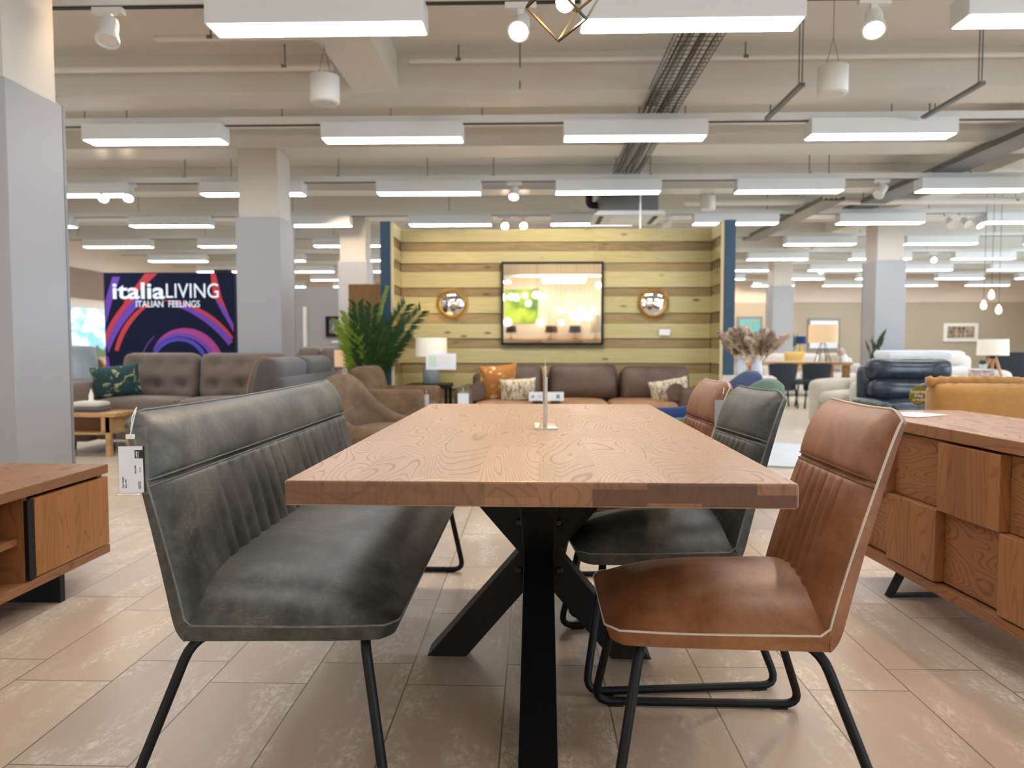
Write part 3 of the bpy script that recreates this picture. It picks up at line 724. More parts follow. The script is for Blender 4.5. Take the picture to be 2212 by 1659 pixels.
# ------------------------------------------------------------------ sideboard on the right
t = thing('sideboard', 'oak sideboard with a chequer of raised square panels on black sled legs', 'sideboard', (1.463, 2.485, 0), 3.8)
Ls, Ds = 1.66, .50; a0, a1 = -Ls / 2, Ls / 2
obj('top', MB().box(-.02, Ds, a0 - .01, a1 + .01, .692, .735), 'oak_top', t, bev=.003)
obj('base_board', MB().box(-.012, Ds, a0, a1, .135, .172), 'oak_y', t, bev=.003)
obj('carcass', MB().box(.03, Ds, a0 + .01, a1 - .01, .175, .692), 'oak_z', t)
for k in range(2): obj('end_panel', MB().box(.0, Ds, (a0, a1 - .03)[k], (a0 + .03, a1)[k], .175, .692), 'oak_z', t)
pw = (Ls - .06) / 5; raised = 0
for i in range(5):
    ya, yb = a1 - .03 - (i + 1) * pw, a1 - .03 - i * pw
    for row in range(2):
        za, zb = ((.44, .682), (.18, .437))[row]; up = (i + row) % 2 == 0
        q = MB().box((-.02 if up else .014), .032, ya + .002, yb - .002, za, zb)
        obj('panel', q, 'oak_z' if up else 'oak_h', t, bev=.002)
for s_ in (-1, 1):
    yb = s_ * (a1 - .3)
    obj('sled_leg', MB().box(.02, Ds - .06, yb - .015, yb + .015, 0, .012).prism([(.02, 0), (.035, 0), (.105, .136), (.085, .136)], yb - .02, yb + .02).prism([(Ds - .06, 0), (Ds - .075, 0), (Ds - .145, .136), (Ds - .125, .136)], yb - .02, yb + .02), 'black', t)
for q, (x, y, rz) in enumerate(((1.56, 3.13, 12), (1.585, 3.10, 30))):
    solo('paper_sheet', MB().box(-.105, .105, -.075, .075, 0, .0012), 'paper', ('white leaflet lying flat on the sideboard, under another', 'white leaflet lying on top of the other on the sideboard')[q], 'leaflet', 'leaflets on the sideboard', loc=(x, y, .7355 + q * .0015), rot=(0, 0, R(rz)))

# ------------------------------------------------------------------ plank booth with mirrors
t = thing('plank_booth', 'display booth of pine planks between two navy blue posts', 'display booth', (0, 8.4, 0))
zs = [0, .14, .25, .43, .54, .72, .83, 1.0, 1.109, 1.277, 1.393, 1.58, 1.68, 1.86, 1.954, 2.086, 2.19, 2.335]
lightb, darkb = MB(), MB()
for i in range(len(zs) - 1):
    z0, z1 = zs[i], zs[i + 1]; wide = (i % 2 == 0); tgt = lightb if wide else darkb; dep = .045 if wide else .03
    x = -1.49
    while x < 2.0:
        nx = min(2.0, x + rnd.uniform(1.2, 2.4)); nx = 2.0 if 2.0 - nx < .5 else nx
        tgt.box(x + .001, nx - .001, -dep + .03, .03, z0 + .002, z1 - .002); x = nx
    for sx in (-1, 1):
        xa = -1.51 if sx < 0 else 2.02; xw = dep - .012
        tgt.box(*((xa, xa + xw) if sx < 0 else (xa - xw, xa)), -.5, -.02, z0 + .002, z1 - .002)
obj('pale_boards', lightb, 'pine', t); obj('brown_boards', darkb, 'pine_d', t)
obj('backing_panel', MB().box(-1.6, 2.1, .03, .08, 0, 2.33), 'navy_paint', t)
for xa, xb in ((-1.615, -1.505), (2.012, 2.125)):
    obj('post', MB().box(xa, xb, -.53, .03, 0, 2.34), 'navy_paint', t, bev=.004)
    obj('board_edge', MB().box((xb - .004) if xa < 0 else xa - .034, (xb + .03) if xa < 0 else xa + .003, -.515, -.5, .0, 2.32), 'raw', t)
def wall_mirror(x, z, label):
    t = thing('round_mirror', label, 'mirror', (x, 8.385, z), 0, 'gold mirrors on the plank wall')
    rot = Matrix.Rotation(R(90), 4, 'X')
    obj('glass', MB().lathe([(1e-5, .05), (.06, .045), (.11, .033), (.14, .02), (.14, .0), (1e-5, 0)], 0, 0, 36, 0, rot), 'mirror', t, smooth=True)
    obj('rim', MB().lathe([(.135, .0), (.135, .03), (.145, .045), (.155, .03), (.155, 0)], 0, 0, 36, 0, rot), 'gold', t, smooth=True)
    b = MB()
    for k in range(48):
        a = 2 * math.pi * k / 48; b.tube([(.15 * math.cos(a), -.012, .15 * math.sin(a)), (.185 * math.cos(a), -.012, .185 * math.sin(a))], .0045, 5)
    obj('sunburst_rays', b, 'gold', t)
wall_mirror(-.905, 1.5, 'round gold mirror on the planks, above the lamp and armchair')
wall_mirror(1.352, 1.5, 'round gold mirror on the planks, above the small white wall tag')
t = thing('wall_mirror', 'large black framed rectangular mirror in the middle of the plank wall', 'mirror', (.222, 8.36, 1.5))
obj('glass', MB().box(-.55, .55, -.012, .0, -.445, .445), 'mirror', t)
for xa, xb, za, zb in ((-.571, -.548, -.463, .463), (.548, .571, -.463, .463), (-.571, .571, .44, .463), (-.571, .571, -.463, -.44)): obj('frame', MB().box(xa, xb, -.03, .0, za, zb), 'black', t)
solo('wall_tag', MB().box(-.06, .06, -.004, 0, -.033, .033), 'paper', 'small white price card pinned to the planks under the right round mirror', 'price tag', loc=(1.478, 8.352, 1.178))

# ------------------------------------------------------------------ furniture builders
def feet(t, pts, r, h, mat): 
    for x, y in pts: obj('foot', MB().lathe([(r * .7, 0), (r, h)], x, y, 12), mat, t, smooth=True)
def cushion_on(name, label, cat, loc, rot, w, h, th, mat, group=None, trim=None):
    t = solo(name, MB().pillow(w, h, th, Matrix.Identity(4)), mat, label, cat, group, smooth='all', loc=loc, rot=tuple(R(a) for a in rot)); return t

# brown leather three seater in the booth (faces the viewer)
t = thing('leather_sofa', 'brown leather three seat sofa against the plank wall', 'sofa', (.44, 7.85, 0))
obj('base', MB().soft(-1.1, 1.1, -.42, .42, .1, .33, .03), 'brown_leather', t, smooth=True)
for s_ in (-1, 1):
    a = obj('arm', MB().soft(s_ * 1.13 - .1, s_ * 1.13 + .1, -.45, .42, .08, .60, .07), 'brown_leather', t, smooth=True)
    obj('arm_roll', MB().tube([(s_ * 1.0, -.4, .56), (s_ * 1.0, .3, .56)], .09, 16), 'brown_leather', a, smooth=True)
obj('back', MB().soft(-1.1, 1.1, .3, .44, .3, .72, .05), 'brown_leather', t, smooth=True)
for k in range(3): obj('seat_cushion', MB().soft(-1.03 + k * .69, -1.03 + (k + 1) * .69 - .01, -.46, .2, .32, .46, .06, None, [(2, 1, .02)]), 'brown_seat', t, smooth=True)
for k, (xa, xb, zt) in enumerate(((-.97, -.335, .825), (-.26, .465, .835), (.5, 1.23, .81))):
    obj('back_cushion', MB().soft(xa, xb, -.13, .13, -.2, .2, .09, Matrix.Translation((0, .12, zt - .2)) @ Matrix.Rotation(R(-10), 4, 'X'), [(1, -1, .05)]), 'brown_leather', t, smooth=True)
feet(t, [(-1.1, -.38), (1.1, -.38), (-1.1, .35), (1.1, .35)], .03, .1, 'black')
cushion_on('cushion', 'orange printed cushion at the left end of the brown leather sofa', 'cushion', (-.36, 7.68, .64), (14, -4, 22), .42, .40, .16, 'orange')
cushion_on('cushion', 'smaller cream patterned cushion in front of the orange one', 'cushion', (-.145, 7.52, .575), (16, -3, 4), .37, .25, .13, 'zebra')
cushion_on('cushion', 'cream patterned cushion leaning at the right end of the brown leather sofa', 'cushion', (1.39, 7.55, .57), (16, -10, -8), .40, .25, .13, 'zebra')
t = thing('price_ticket', 'white ticket with green top hanging at the left arm of the brown sofa', 'price tag', (-.69, 7.375, .50), 4)
obj('card', MB().box(-.055, .055, -.003, .003, -.06, .05), 'paper', t); obj('green_strip', MB().box(-.04, .045, -.004, -.002, .05, .068), 'green_ink', t); obj('string', MB().tube([(0, 0, .06), (0, .01, .11)], .002, 5), 'plastic', t)
t = thing('display_card', 'wide white information card standing on the seat of the brown sofa', 'card', (.14, 7.42, .462))
obj('card', MB().box(-.175, .175, -.004, .004, .01, .1), 'paper', t)
for x in (-.09, .09): obj('card_foot', MB().box(x - .045, x + .045, -.02, .03, -.004, .012), 'blackm', t)
obj('green_logo', MB().box(.1, .135, -.0055, -.004, .035, .075), 'green_ink', t); obj('grey_logo', MB().box(-.15, -.12, -.0055, -.004, .04, .07), 'clad', t)
for k in range(3): obj('printed_line', MB().box(-.09, -.01, -.0055, -.004, .04 + k * .014, .044 + k * .014), 'clad', t)

# boxy brown armchair (faces right)
def armchair(name, label, loc, rz, mat, seatm, W_=.84, D_=.86, arm=.62, backh=.82):
    t = thing(name, label, 'armchair', loc, rz)
    obj('base', MB().soft(-W_ / 2 + .08, W_ / 2 - .08, -D_ / 2 + .04, D_ / 2, .12, .32, .04), mat, t, smooth=True)
    for s_ in (-1, 1): obj('arm', MB().soft(s_ * (W_ / 2 - .075) - .075, s_ * (W_ / 2 - .075) + .075, -D_ / 2, D_ / 2 - .04, .1, arm, .045), mat, t, smooth=True)
    obj('back', MB().soft(-W_ / 2 + .02, W_ / 2 - .02, D_ / 2 - .2, D_ / 2, .12, arm + .03, .06), mat, t, smooth=True)
    obj('seat_cushion', MB().soft(-W_ / 2 + .15, W_ / 2 - .15, -D_ / 2 - .02, D_ / 2 - .2, .32, .47, .06, None, [(2, 1, .03)]), seatm, t, smooth=True)
    obj('back_cushion', MB().soft(-W_ / 2 + .15, W_ / 2 - .15, -.1, .1, -.2, .2, .08, Matrix.Translation((0, D_ / 2 - .22, backh - .19)) @ Matrix.Rotation(R(-14), 4, 'X'), [(1, -1, .05)]), seatm, t, smooth=True)
    feet(t, [(x, y) for x in (-W_ / 2 + .08, W_ / 2 - .08) for y in (-D_ / 2 + .08, D_ / 2 - .08)], .022, .12, 'black'); return t
armchair('armchair', 'boxy brown suede armchair in front of the palm and lamp', (-1.40, 7.22, 0), 84, 'brown_suede', 'brown_suede')
t = thing('price_ticket', 'narrow white ticket hanging on the boxy armchair\'s near arm', 'price tag', (-.985, 6.86, .52), -20)
obj('card', MB().box(-.022, .022, -.002, .002, -.05, .05), 'paper', t); obj('string', MB().tube([(0, 0, .05), (-.01, .01, .09)], .002, 5), 'plastic', t)

# curved tub chairs: a swept wall around a U shaped plan
def tub(name, label, cat, loc, rz, w, d, seat, arm, back, mat, seatm, legmat, legh=.16, th=.085, flare=.05, group=None, pw_=1.6):
    t = thing(name, label, cat, loc, rz, group)                      # opens towards local -y
    N_ = 48; vs = []; fs = []
    prof = [(1, 0, -.5), (1, .35, -.5), (1, .8, -.5), (1, .97, -.38), (1, 1, 0), (1, .97, .38), (1, .8, .5), (1, .35, .5), (1, 0, .5), (1, 0, 0)]
    K = len(prof)
    for i in range(N_ + 1):
        a = -math.pi * .5 + math.pi * i / N_ * 1.0                   # -90 .. 90 around the back
        ex = .62
        cx_ = math.copysign(abs(math.sin(a)) ** ex, math.sin(a)) * w / 2; cy_ = (math.cos(a)) ** ex * d * .62 - d * .12 if abs(a) < math.pi / 2 - 1e-6 else -d * .12
        p = Vector((cx_, cy_, 0))
        q = math.cos(a); n_ = Vector((math.sin(a), math.cos(a) * 1.0, 0)).normalized()
        h = arm + (back - arm) * max(0, q) ** pw_
        for (_, f, o) in prof:
            z = legh + (h - legh) * f
            pt = p + n_ * (o * th + flare * (f - .6)); vs.append((pt.x, pt.y, z))
    ext = []                                                          # straight arms forward from both ends
    for side in (0, N_):
        base = vs[side * K:(side + 1) * K]; ring = []
        for (x, y, z) in base: ring.append((x * .97, y - d * .40, legh + (z - legh) * .97))
        ext.append(ring)
    vs = ext[0] + vs + ext[1]; N2 = N_ + 3
    for i in range(N2 - 1):
        for k in range(K): fs.append((i * K + k, i * K + (k + 1) % K, (i + 1) * K + (k + 1) % K, (i + 1) * K + k))
    fs += [tuple(range(K)), tuple((N2 - 1) * K + k for k in range(K))[::-1]]
    obj('shell', MB().add(vs, fs), mat, t, smooth='all')
    obj('seat_cushion', MB().soft(-w / 2 + .05, w / 2 - .05, -d * .58, d * .40, seat - .2, seat, .07, None, [(2, 1, .03)]), seatm, t, smooth=True)
    for x in (-1, 1):
        for y in (-d * .42, d * .3): obj('leg', MB().tube([(x * w * .24, y * .7, legh + .03), (x * w * .28, y * .8, 0)], .016, 8, False, .01), legmat, t, smooth=True)
    return t
tub('tub_chair', 'curved brown suede tub chair just beyond the grey bench', 'armchair', (-.96, 5.05, 0), 72, .70, .80, .46, .50, .83, 'brown_suede', 'brown_suede', 'black', .14, .11, .03, None, 2.3)
tub('velvet_chair', 'green velvet tub chair behind the far dining chairs', 'chair', (.92, 4.0, 0), -86, .56, .60, .47, .60, .845, 'green', 'green', 'black', .3, .06, .18, 'velvet chairs', 1.6)
tub('velvet_chair', 'blue velvet tub chair just beyond the green one', 'chair', (1.05, 4.79, 0), -86, .56, .60, .47, .60, .865, 'blue', 'blue', 'black', .3, .06, .18, 'velvet chairs', 1.6)

# lamp, side table and ticket left in the booth
t = thing('side_table', 'black side table carrying a lamp beside the booth sofa', 'table', (-1.07, 7.93, 0))
obj('table_top', MB().box(-.25, .2, -.26, .2, .585, .62), 'black', t)
for x in (-.22, .17):
    for y in (-.23, .17): obj('leg', MB().box(x - .015, x + .015, y - .015, y + .015, 0, .585), 'black', t)
t = thing('table_lamp', 'white shaded table lamp with blue grey glass base in the booth', 'lamp', (-1.087, 7.95, .62))
obj('base', MB().lathe([(.085, 0), (.092, .01), (.092, .17), (.085, .18), (.02, .185), (.012, .3)], 0, 0, 24), 'bluegrey', t, smooth=True)
obj('lamp_shade', MB().lathe([(.172, .29), (.168, .49), (.163, .49), (.167, .29)], 0, 0, 32), 'shade', t, smooth=True)
obj('bulb', MB().sphere((0, 0, .36), .03, 10), 'bulb', t, smooth=True)
pl = bpy.data.lights.new('lamp_glow', 'POINT'); pl.energy = 4; pl.color = (1, .75, .45); po = bpy.data.objects.new('lamp_glow', pl); C.objects.link(po); po.location = (-1.087, 7.95, 1.02)
t = thing('ticket_stand', 'clear acrylic ticket stand with white card in front of the booth lamp', 'card', (-.96, 7.70, .62))
obj('stem', MB().box(-.015, .05, -.02, .02, 0, .16), 'acrylic', t); obj('card', MB().box(-.15, .165, -.005, .002, .155, .325), 'paper', t, bev=.008)
obj('green_field', MB().box(-.125, -.035, -.0065, -.005, .185, .3), 'pale_green', t); obj('printed_panel', MB().box(-.02, .12, -.0065, -.005, .205, .295), 'wmetal2', t)

# palm in a pot left of the booth
t = thing('potted_palm', 'leafy green potted palm in front of the left navy post', 'plant', (-1.78, 7.84, 0))
obj('pot', MB().lathe([(.1, 0), (.14, .28), (.15, .3), (.13, .3), (.12, .25), (1e-5, .25)], 0, 0, 24), 'pot', t, smooth=True)
pr = random.Random(3)
fr = [(-80, .35, 1.28, 1), (-60, .28, 1.36, 1), (-100, .3, 1.18, 1), (-20, .2, 1.45, 0), (20, .28, 1.42, 0), (62, .5, 1.44, 0), (75, .62, 1.38, 0), (40, .36, 1.24, 0), (95, .42, 1.14, 0), (-40, .16, 1.38, 0), (5, .1, 1.3, 0), (-90, .2, 1.0, 1), (80, .25, 1.0, 0), (45, .36, 1.64, 2), (-130, .3, 1.1, 1), (130, .32, 1.2, 0)]
for (az, rad, ht, kind) in fr:
    rad *= .72 if az < -30 else 1
    dv = Vector((math.sin(R(az)), -math.cos(R(az)) * .25, 0)); pts = []
    for i in range(15):
        q = i / 14; pts.append(Vector((0, 0, .25)) + dv * rad * q ** 1.6 + Vector((0, 0, (ht - .25) * (q - .10 * q * q) / .90)))
    f = obj('frond', MB().tube(pts, .007, 5, False, .002), 'stem', t)
    if kind == 2: lv = [i for i in range(8, 15)]
    else: lv = [i for i in range(4, 15)]
    b = MB(); ll = .05 if kind == 2 else .2
    for i in lv:
        for sub in (0, .25, .5, .75):
            p = pts[i].lerp(pts[min(14, i + 1)], sub); tn = (pts[min(14, i + 1)] - pts[i - 1]).normalized(); sd = tn.cross(Vector((0, 1, 0)))
            sd = (sd.normalized() if sd.length > .1 else Vector((1, 0, 0)))
            L_ = ll * (1 - .5 * abs((i - 8) / 7)) * pr.uniform(.85, 1.1)
            for s_ in (-1, 1):
                dr = (sd * s_ * .8 + tn * .75 + Vector((0, pr.uniform(-.45, .45), pr.uniform(-.1, .1)))).normalized(); wv = dr.cross(Vector((0, 1, .3))).normalized() * .011
                b.add([p, p + dr * L_ * .4 + wv, p + dr * L_, p + dr * L_ * .4 - wv], [(0, 1, 2, 3)])
    obj('leaflets', b, 'leaf2' if kind else 'leaf', f)
# tall oak panel behind the palm
solo('oak_panel', MB().box(-.24, .24, 0, .45, 0, 1.775), 'oak_panel', 'tall plain oak cabinet side standing behind the palm', 'cabinet', loc=(-2.0, 9.0, 0), bev=.004)

# ------------------------------------------------------------------ tufted corner sofa, sign and coffee table on the left
t = thing('corner_sofa', 'grey brown tufted corner sofa in front of the swirl sign', 'sofa', (-3.2, 7.4, 0))
tuft = lambda w, h: [(a * w, b_ * h, .075, .07) for a in (-.31, 0, .31) for b_ in (-.2, .24)] 
obj('base', MB().soft(-1.1, 1.15, -.28, .42, .1, .34, .04), 'sofa_grey', t, smooth=True)
obj('arm', MB().soft(-1.36, -1.1, -.34, .42, .08, .68, .08), 'sofa_grey', t, smooth=True)
for xa, xb in ((-1.09, -.27), (-.26, .6)): obj('seat_cushion', MB().soft(xa, xb, -.33, .2, .32, .5, .07, None, [(2, 1, .025)]), 'sofa_grey', t, smooth=True)
for xa, xb in ((-1.08, -.28), (-.26, .66)):
    w = xb - xa
    obj('back_cushion', MB().soft(xa, xb, -.12, .12, -.25, .25, .09, Matrix.Translation((0, .28, .70)) @ Matrix.Rotation(R(-8), 4, 'X'), [(1, -1, .05)], 5, (1, -1, tuft(w, .5))), 'sofa_grey', t, smooth=True)
obj('back', MB().soft(-1.2, 1.1, .34, .46, .1, .80, .05), 'sofa_back', t, smooth=True)
# return section running towards the viewer
obj('base', MB().soft(.35, 1.1, -1.36, -.2, .1, .34, .04), 'sofa_grey', t, smooth=True)
obj('seat_cushion', MB().soft(.36, .95, -1.36, -.3, .32, .5, .07, None, [(2, 1, .025)]), 'sofa_grey', t, smooth=True)
obj('back', MB().soft(1.0, 1.16, -1.36, .44, .1, .76, .05), 'sofa_back', t, smooth=True)
for ya, yb in ((-1.36, -.56), (-.54, .3)):
    k = obj('back_cushion', MB().soft(-.11, .11, ya, yb, -.24, .24, .09, Matrix.Translation((.98, 0, .69)) @ Matrix.Rotation(R(14), 4, 'Y'), [(0, -1, .05)], 5, (0, -1, tuft(yb - ya, .48))), 'sofa_back', t, smooth=True)
    P = [Matrix.Translation((.98, 0, .69)) @ Matrix.Rotation(R(14), 4, 'Y') @ Vector((x, ya + .012, z)) for x, z in ((-.115, -.2), (-.13, 0), (-.115, .17), (-.05, .235), (.04, .238))]
    obj('edge_seam', MB().tube(P, .008, 6), 'brown_seat', k, smooth=True)
feet(t, [(-1.3, -.28), (-.2, -.24), (1.05, -1.3), (.42, -1.3), (1.05, .36), (-1.3, .36)], .025, .1, 'black')
cushion_on('cushion', 'teal and gold patterned cushion on the corner sofa', 'cushion', (-4.13, 7.24, .675), (14, -6, 24), .44, .33, .16, 'teal')

t = thing('coffee_table', 'pale oak coffee table with a shelf in front of the corner sofa', 'table', (-4.32, 6.87, 0))
obj('table_top', MB().box(-.5, .5, -.21, .2, .37, .405), 'oak_pale', t, bev=.003)
obj('shelf', MB().box(-.46, .42, -.18, .17, .205, .225), 'oak_pale', t)
obj('end_panel', MB().box(.36, .44, -.2, .18, .225, .37), 'oak_pale', t); obj('back_panel', MB().box(-.46, .36, .1, .12, .225, .37), 'oak_y', t)
for x in (-.44, .42):
    for y in (-.18, .16): obj('leg', MB().box(x - .022, x + .022, y - .02, y + .02, 0, .37), 'oak_pale', t)
for q, (nm, sz, z, mt, lb) in enumerate((('folded_throw', (.15, .11), .406, 'sofa_back', 'dark grey folded throw at the bottom of the pile on the coffee table'), ('folded_throw', (.14, .10), .452, 'offwhite', 'cream folded throw on top of the grey one'))):
    solo(nm, MB().soft(-sz[0], sz[0], -sz[1], sz[1], 0, .045, .02, None, [(2, 1, .012 * q)]), mt, lb, 'throw', smooth=True, loc=(-4.17, 6.86, z))
t = thing('ornament', 'small pale bird ornament on the cream throw', 'ornament', (-4.16, 6.86, .505)); obj('body', MB().lathe([(.03, 0), (.018, .02), (.022, .05), (.006, .1), (1e-5, .12)], 0, 0, 12), 'shade', t, smooth=True); obj('beak', MB().tube([(0, 0, .09), (.03, 0, .08)], .004, 5, False, .001), 'oak_pale', t)

# swirl sign
t = thing('brand_display', 'dark navy display panel with purple and red swirls and white lettering', 'sign', (-4.62, 9.3, 0))
obj('panel', MB().box(-.815, .86, 0, .08, 0, 1.952), 'signblue', t); obj('corner_clip', MB().box(.6, .8, -.005, .085, 1.945, 1.985), 'black', t)
def arc(name, cx_, cz, r0, r1, a0, a1, w0, w1, wm, mat, y, sx=1.0):
    vs = []; fs = []; n = 40
    for i in range(n + 1):
        q = i / n; a = R(a0 + (a1 - a0) * q); r = r0 + (r1 - r0) * q; w = (w0 * (1 - q) + w1 * q) + wm * math.sin(math.pi * q)
        for o in (-.5, .5): vs.append((max(-.81, min(.855, cx_ + sx * (r + o * w) * math.cos(a))), -y, max(.2, min(1.945, cz + (r + o * w) * math.sin(a)))))
    for i in range(n): fs.append((2 * i, 2 * i + 1, 2 * i + 3, 2 * i + 2))
    obj(name, MB().add(vs, fs), mat, t)
arc('swirl_print', .14, .76, .39, .53, 150, -40, .01, .14, .06, 'sgpur', .002); arc('swirl_print', .14, .76, .42, .56, 135, -38, .0, .07, .05, 'sgpink', .003)
arc('swirl_print', .14, .76, .36, .34, 200, -30, .03, .05, .01, 'sgblue', .002); arc('swirl_print', .14, .76, .50, .50, 205, 130, .012, .01, 0, 'sgpur', .002)
arc('swirl_print', .24, .62, 1.16, 1.1, 122, 172, .12, .05, .06, 'sgpur', .002); arc('swirl_print', .24, .62, 1.22, 1.12, 124, 168, .05, .02, .02, 'sgred', .003); arc('swirl_print', .26, .66, 1.03, .98, 118, 162, .03, .05, .02, 'sgred', .003)
arc('swirl_print', -.1, .45, 1.12, 1.08, 82, 34, .03, .07, .05, 'sgpur', .002); arc('swirl_print', -.1, .45, 1.15, 1.14, 88, 36, .01, .03, .02, 'sgred', .003)
for poly, mt, y in (([(.56, 1.94), (.62, 1.94), (.70, 1.62), (.83, 1.28), (.84, 1.2), (.66, 1.52), (.58, 1.68)], 'sgred', .0025), ([(.62, 1.62), (.70, 1.56), (.84, 1.3), (.84, 1.22), (.7, 1.44)], 'sgpur', .003), ([(-.28, 1.94), (-.12, 1.94), (-.36, 1.72), (-.58, 1.5), (-.55, 1.6)], 'sgred', .0025), ([(-.78, .2), (-.70, .2), (-.76, .7), (-.80, 1.1), (-.81, .8)], 'sgpur', .002), ([(-.8, 1.3), (-.68, 1.7), (-.6, 1.9), (-.7, 1.9), (-.8, 1.6)], 'sgpur', .002)):
    obj('swirl_print', MB().add([(x, -y, z) for x, z in poly], [tuple(range(len(poly)))]), mt, t)
rt = (R(90), 0, 0)
lettering('sign_lettering', 'italia', .285, (-.715, -.006, 1.625), rt, 'letters', t, .02, sx=1.3)
lettering('sign_lettering', 'LIVING', .262, (-.03, -.006, 1.632), rt, 'letters', t, 0, sx=.86)
lettering('sign_lettering', 'ITALIAN  FEELINGS', .118, (-.41, -.006, 1.515), rt, 'letters', t, .008, sx=.83)

# backlit poster and lounge chair at the far left
k = NT('sky print'); d = k.sep(k.obj()); n = k.noise(k.com(d[0], k.math('MULTIPLY', d[1], 1.0), k.math('MULTIPLY', d[2], 2.0)), 1.6, 5, .55, .8)
sky = k.mix(k.rng(n, .42, .62), c(120, 186, 232), c(246, 250, 252)); tree = k.rng(k.math('ADD', d[2], k.math('MULTIPLY', k.noise(k.obj(), 6, 4), .5)), -.12, -.06, 1.0, 0.0)
tree = k.math('MULTIPLY', tree, k.rng(d[1], .55, .75))
sky = k.mix(tree, sky, c(60, 88, 44)); k.set(k.p.inputs['Emission Color'], sky); k.p.inputs['Emission Strength'].default_value = 1.0; k.p.inputs['Base Color'].default_value = (.1, .1, .1, 1)
solo('backlit_poster', MB().box(0, .05, -1.4, 1.6, -.5, .46), k.m, 'backlit poster of blue cloudy sky and trees on the left wall', 'poster', loc=(-8.99, 14.2, 1.32))
t = thing('lounge_chair', 'oak sided lounge chair with grey cushions below the sky poster', 'chair', (-6.85, 11.3, 0), 60)
for s_ in (-1, 1): obj('side_panel', MB().prism([(-.35, .1), (.35, .1), (.5, .85), (.3, .8), (-.1, .5), (-.35, .5)], s_ * .34 - .02, s_ * .34 + .02, 'x'), 'oak_panel', t)
obj('seat_cushion', MB().soft(-.31, .31, -.38, .3, .3, .46, .06), 'sofa_back', t, smooth=True)
obj('back_cushion', MB().soft(-.31, .31, -.09, .09, -.32, .32, .08, Matrix.Translation((0, .35, .72)) @ Matrix.Rotation(R(-18), 4, 'X')), 'bluegrey', t, smooth=True)
t = thing('lounge_chair', 'dark grey lounge chair partly hidden by the near column', 'chair', (-7.6, 11.6, 0), 40)
obj('seat_cushion', MB().soft(-.34, .34, -.38, .3, .25, .46, .06), 'navy', t, smooth=True); obj('back_cushion', MB().soft(-.34, .34, -.09, .09, -.32, .32, .08, Matrix.Translation((0, .35, .7)) @ Matrix.Rotation(R(-16), 4, 'X')), 'sofa_back', t, smooth=True)
feet(t, [(-.3, -.3), (.3, -.3), (-.3, .3), (.3, .3)], .02, .26, 'black')
# left middle distance: picture, lamp, sofas
t = thing('picture_frame', 'black framed grey print on the grey partition', 'picture', (-3.46, 13.08, 1.37)); obj('frame', MB().box(-.2, .2, -.03, .01, -.18, .18), 'black', t); obj('print', MB().box(-.13, .13, -.034, -.03, -.13, .13), 'artgrey', t)
solo('wall_tag', MB().box(-.06, .06, -.01, 0, -.02, .02), 'paper', 'small white tag under the black framed print', 'price tag', loc=(-3.5, 13.09, 1.1))
t = thing('table_lamp', 'cream drum shaded lamp left of the oak panel', 'lamp', (-2.48, 9.75, .5))
obj('base', MB().lathe([(.07, 0), (.07, .02), (.035, .05), (.05, .15), (.02, .24), (.01, .35)], 0, 0, 20), 'ceramic', t, smooth=True); obj('lamp_shade', MB().lathe([(.135, .25), (.14, .47), (.136, .47), (.131, .25)], 0, 0, 28), 'shade_lit', t, smooth=True)
t = thing('side_table', 'small dark side table under the cream drum lamp', 'table', (-2.48, 9.75, 0)); obj('table_top', MB().box(-.22, .22, -.22, .22, .46, .5), 'oak_y', t)
for x in (-.19, .19):
    for y in (-.19, .19): obj('leg', MB().box(x - .015, x + .015, y - .015, y + .015, 0, .46), 'black', t)
def simple_sofa(name, label, cat, loc, rz, W_, D_, seat, arm, back, mat, ncush=2, armw=.2, group=None, rec=False, footmat='black'):
    t = thing(name, label, cat, loc, rz, group)
    obj('base', MB().soft(-W_ / 2 + armw * .6, W_ / 2 - armw * .6, -D_ / 2 + .05, D_ / 2, .07, seat - .12, .05), mat, t, smooth=True)
    for s_ in (-1, 1): obj('arm', MB().soft(s_ * (W_ / 2 - armw / 2) - armw / 2, s_ * (W_ / 2 - armw / 2) + armw / 2, -D_ / 2, D_ / 2 - .05, .05, arm, armw * .42, None, [(2, 1, .02)]), mat, t, smooth=True)
    obj('back', MB().soft(-W_ / 2 + .05, W_ / 2 - .05, D_ / 2 - .16, D_ / 2, .07, back - .08, .07), mat, t, smooth=True)
    cw = (W_ - 2 * armw) / ncush
    for k in range(ncush):
        xa = -W_ / 2 + armw + k * cw
        obj('seat_cushion', MB().soft(xa + .005, xa + cw - .005, -D_ / 2 - .02, D_ / 2 - .22, seat - .15, seat, .06, None, [(2, 1, .03)]), mat, t, smooth=True)
        if rec:
            for (za, zb, th) in ((seat, seat + (back - seat) * .52, .14), (seat + (back - seat) * .48, back, .11)):
                obj('back_cushion', MB().soft(xa + .004, xa + cw - .004, -th, th, za - .01, zb, .09, Matrix.Translation((0, D_ / 2 - .2 + (.04 if zb == back else 0), 0)), [(1, -1, .05)]), mat, t, smooth=True)
        else:
            h = back - seat + .04
            obj('back_cushion', MB().soft(xa + .004, xa + cw - .004, -.11, .11, -h / 2, h / 2, .09, Matrix.Translation((0, D_ / 2 - .22, seat + h / 2 - .03)) @ Matrix.Rotation(R(-10), 4, 'X'), [(1, -1, .05)]), mat, t, smooth=True)
    feet(t, [(x, y) for x in (-W_ / 2 + .1, W_ / 2 - .1) for y in (-D_ / 2 + .1, D_ / 2 - .1)], .025, .08, footmat); return t
simple_sofa('recliner_sofa', 'charcoal sofa back seen far behind the corner sofa', 'sofa', (-3.25, 11.1, 0), 0, 1.1, .85, .46, .66, 1.0, 'sofa_grey', 2)

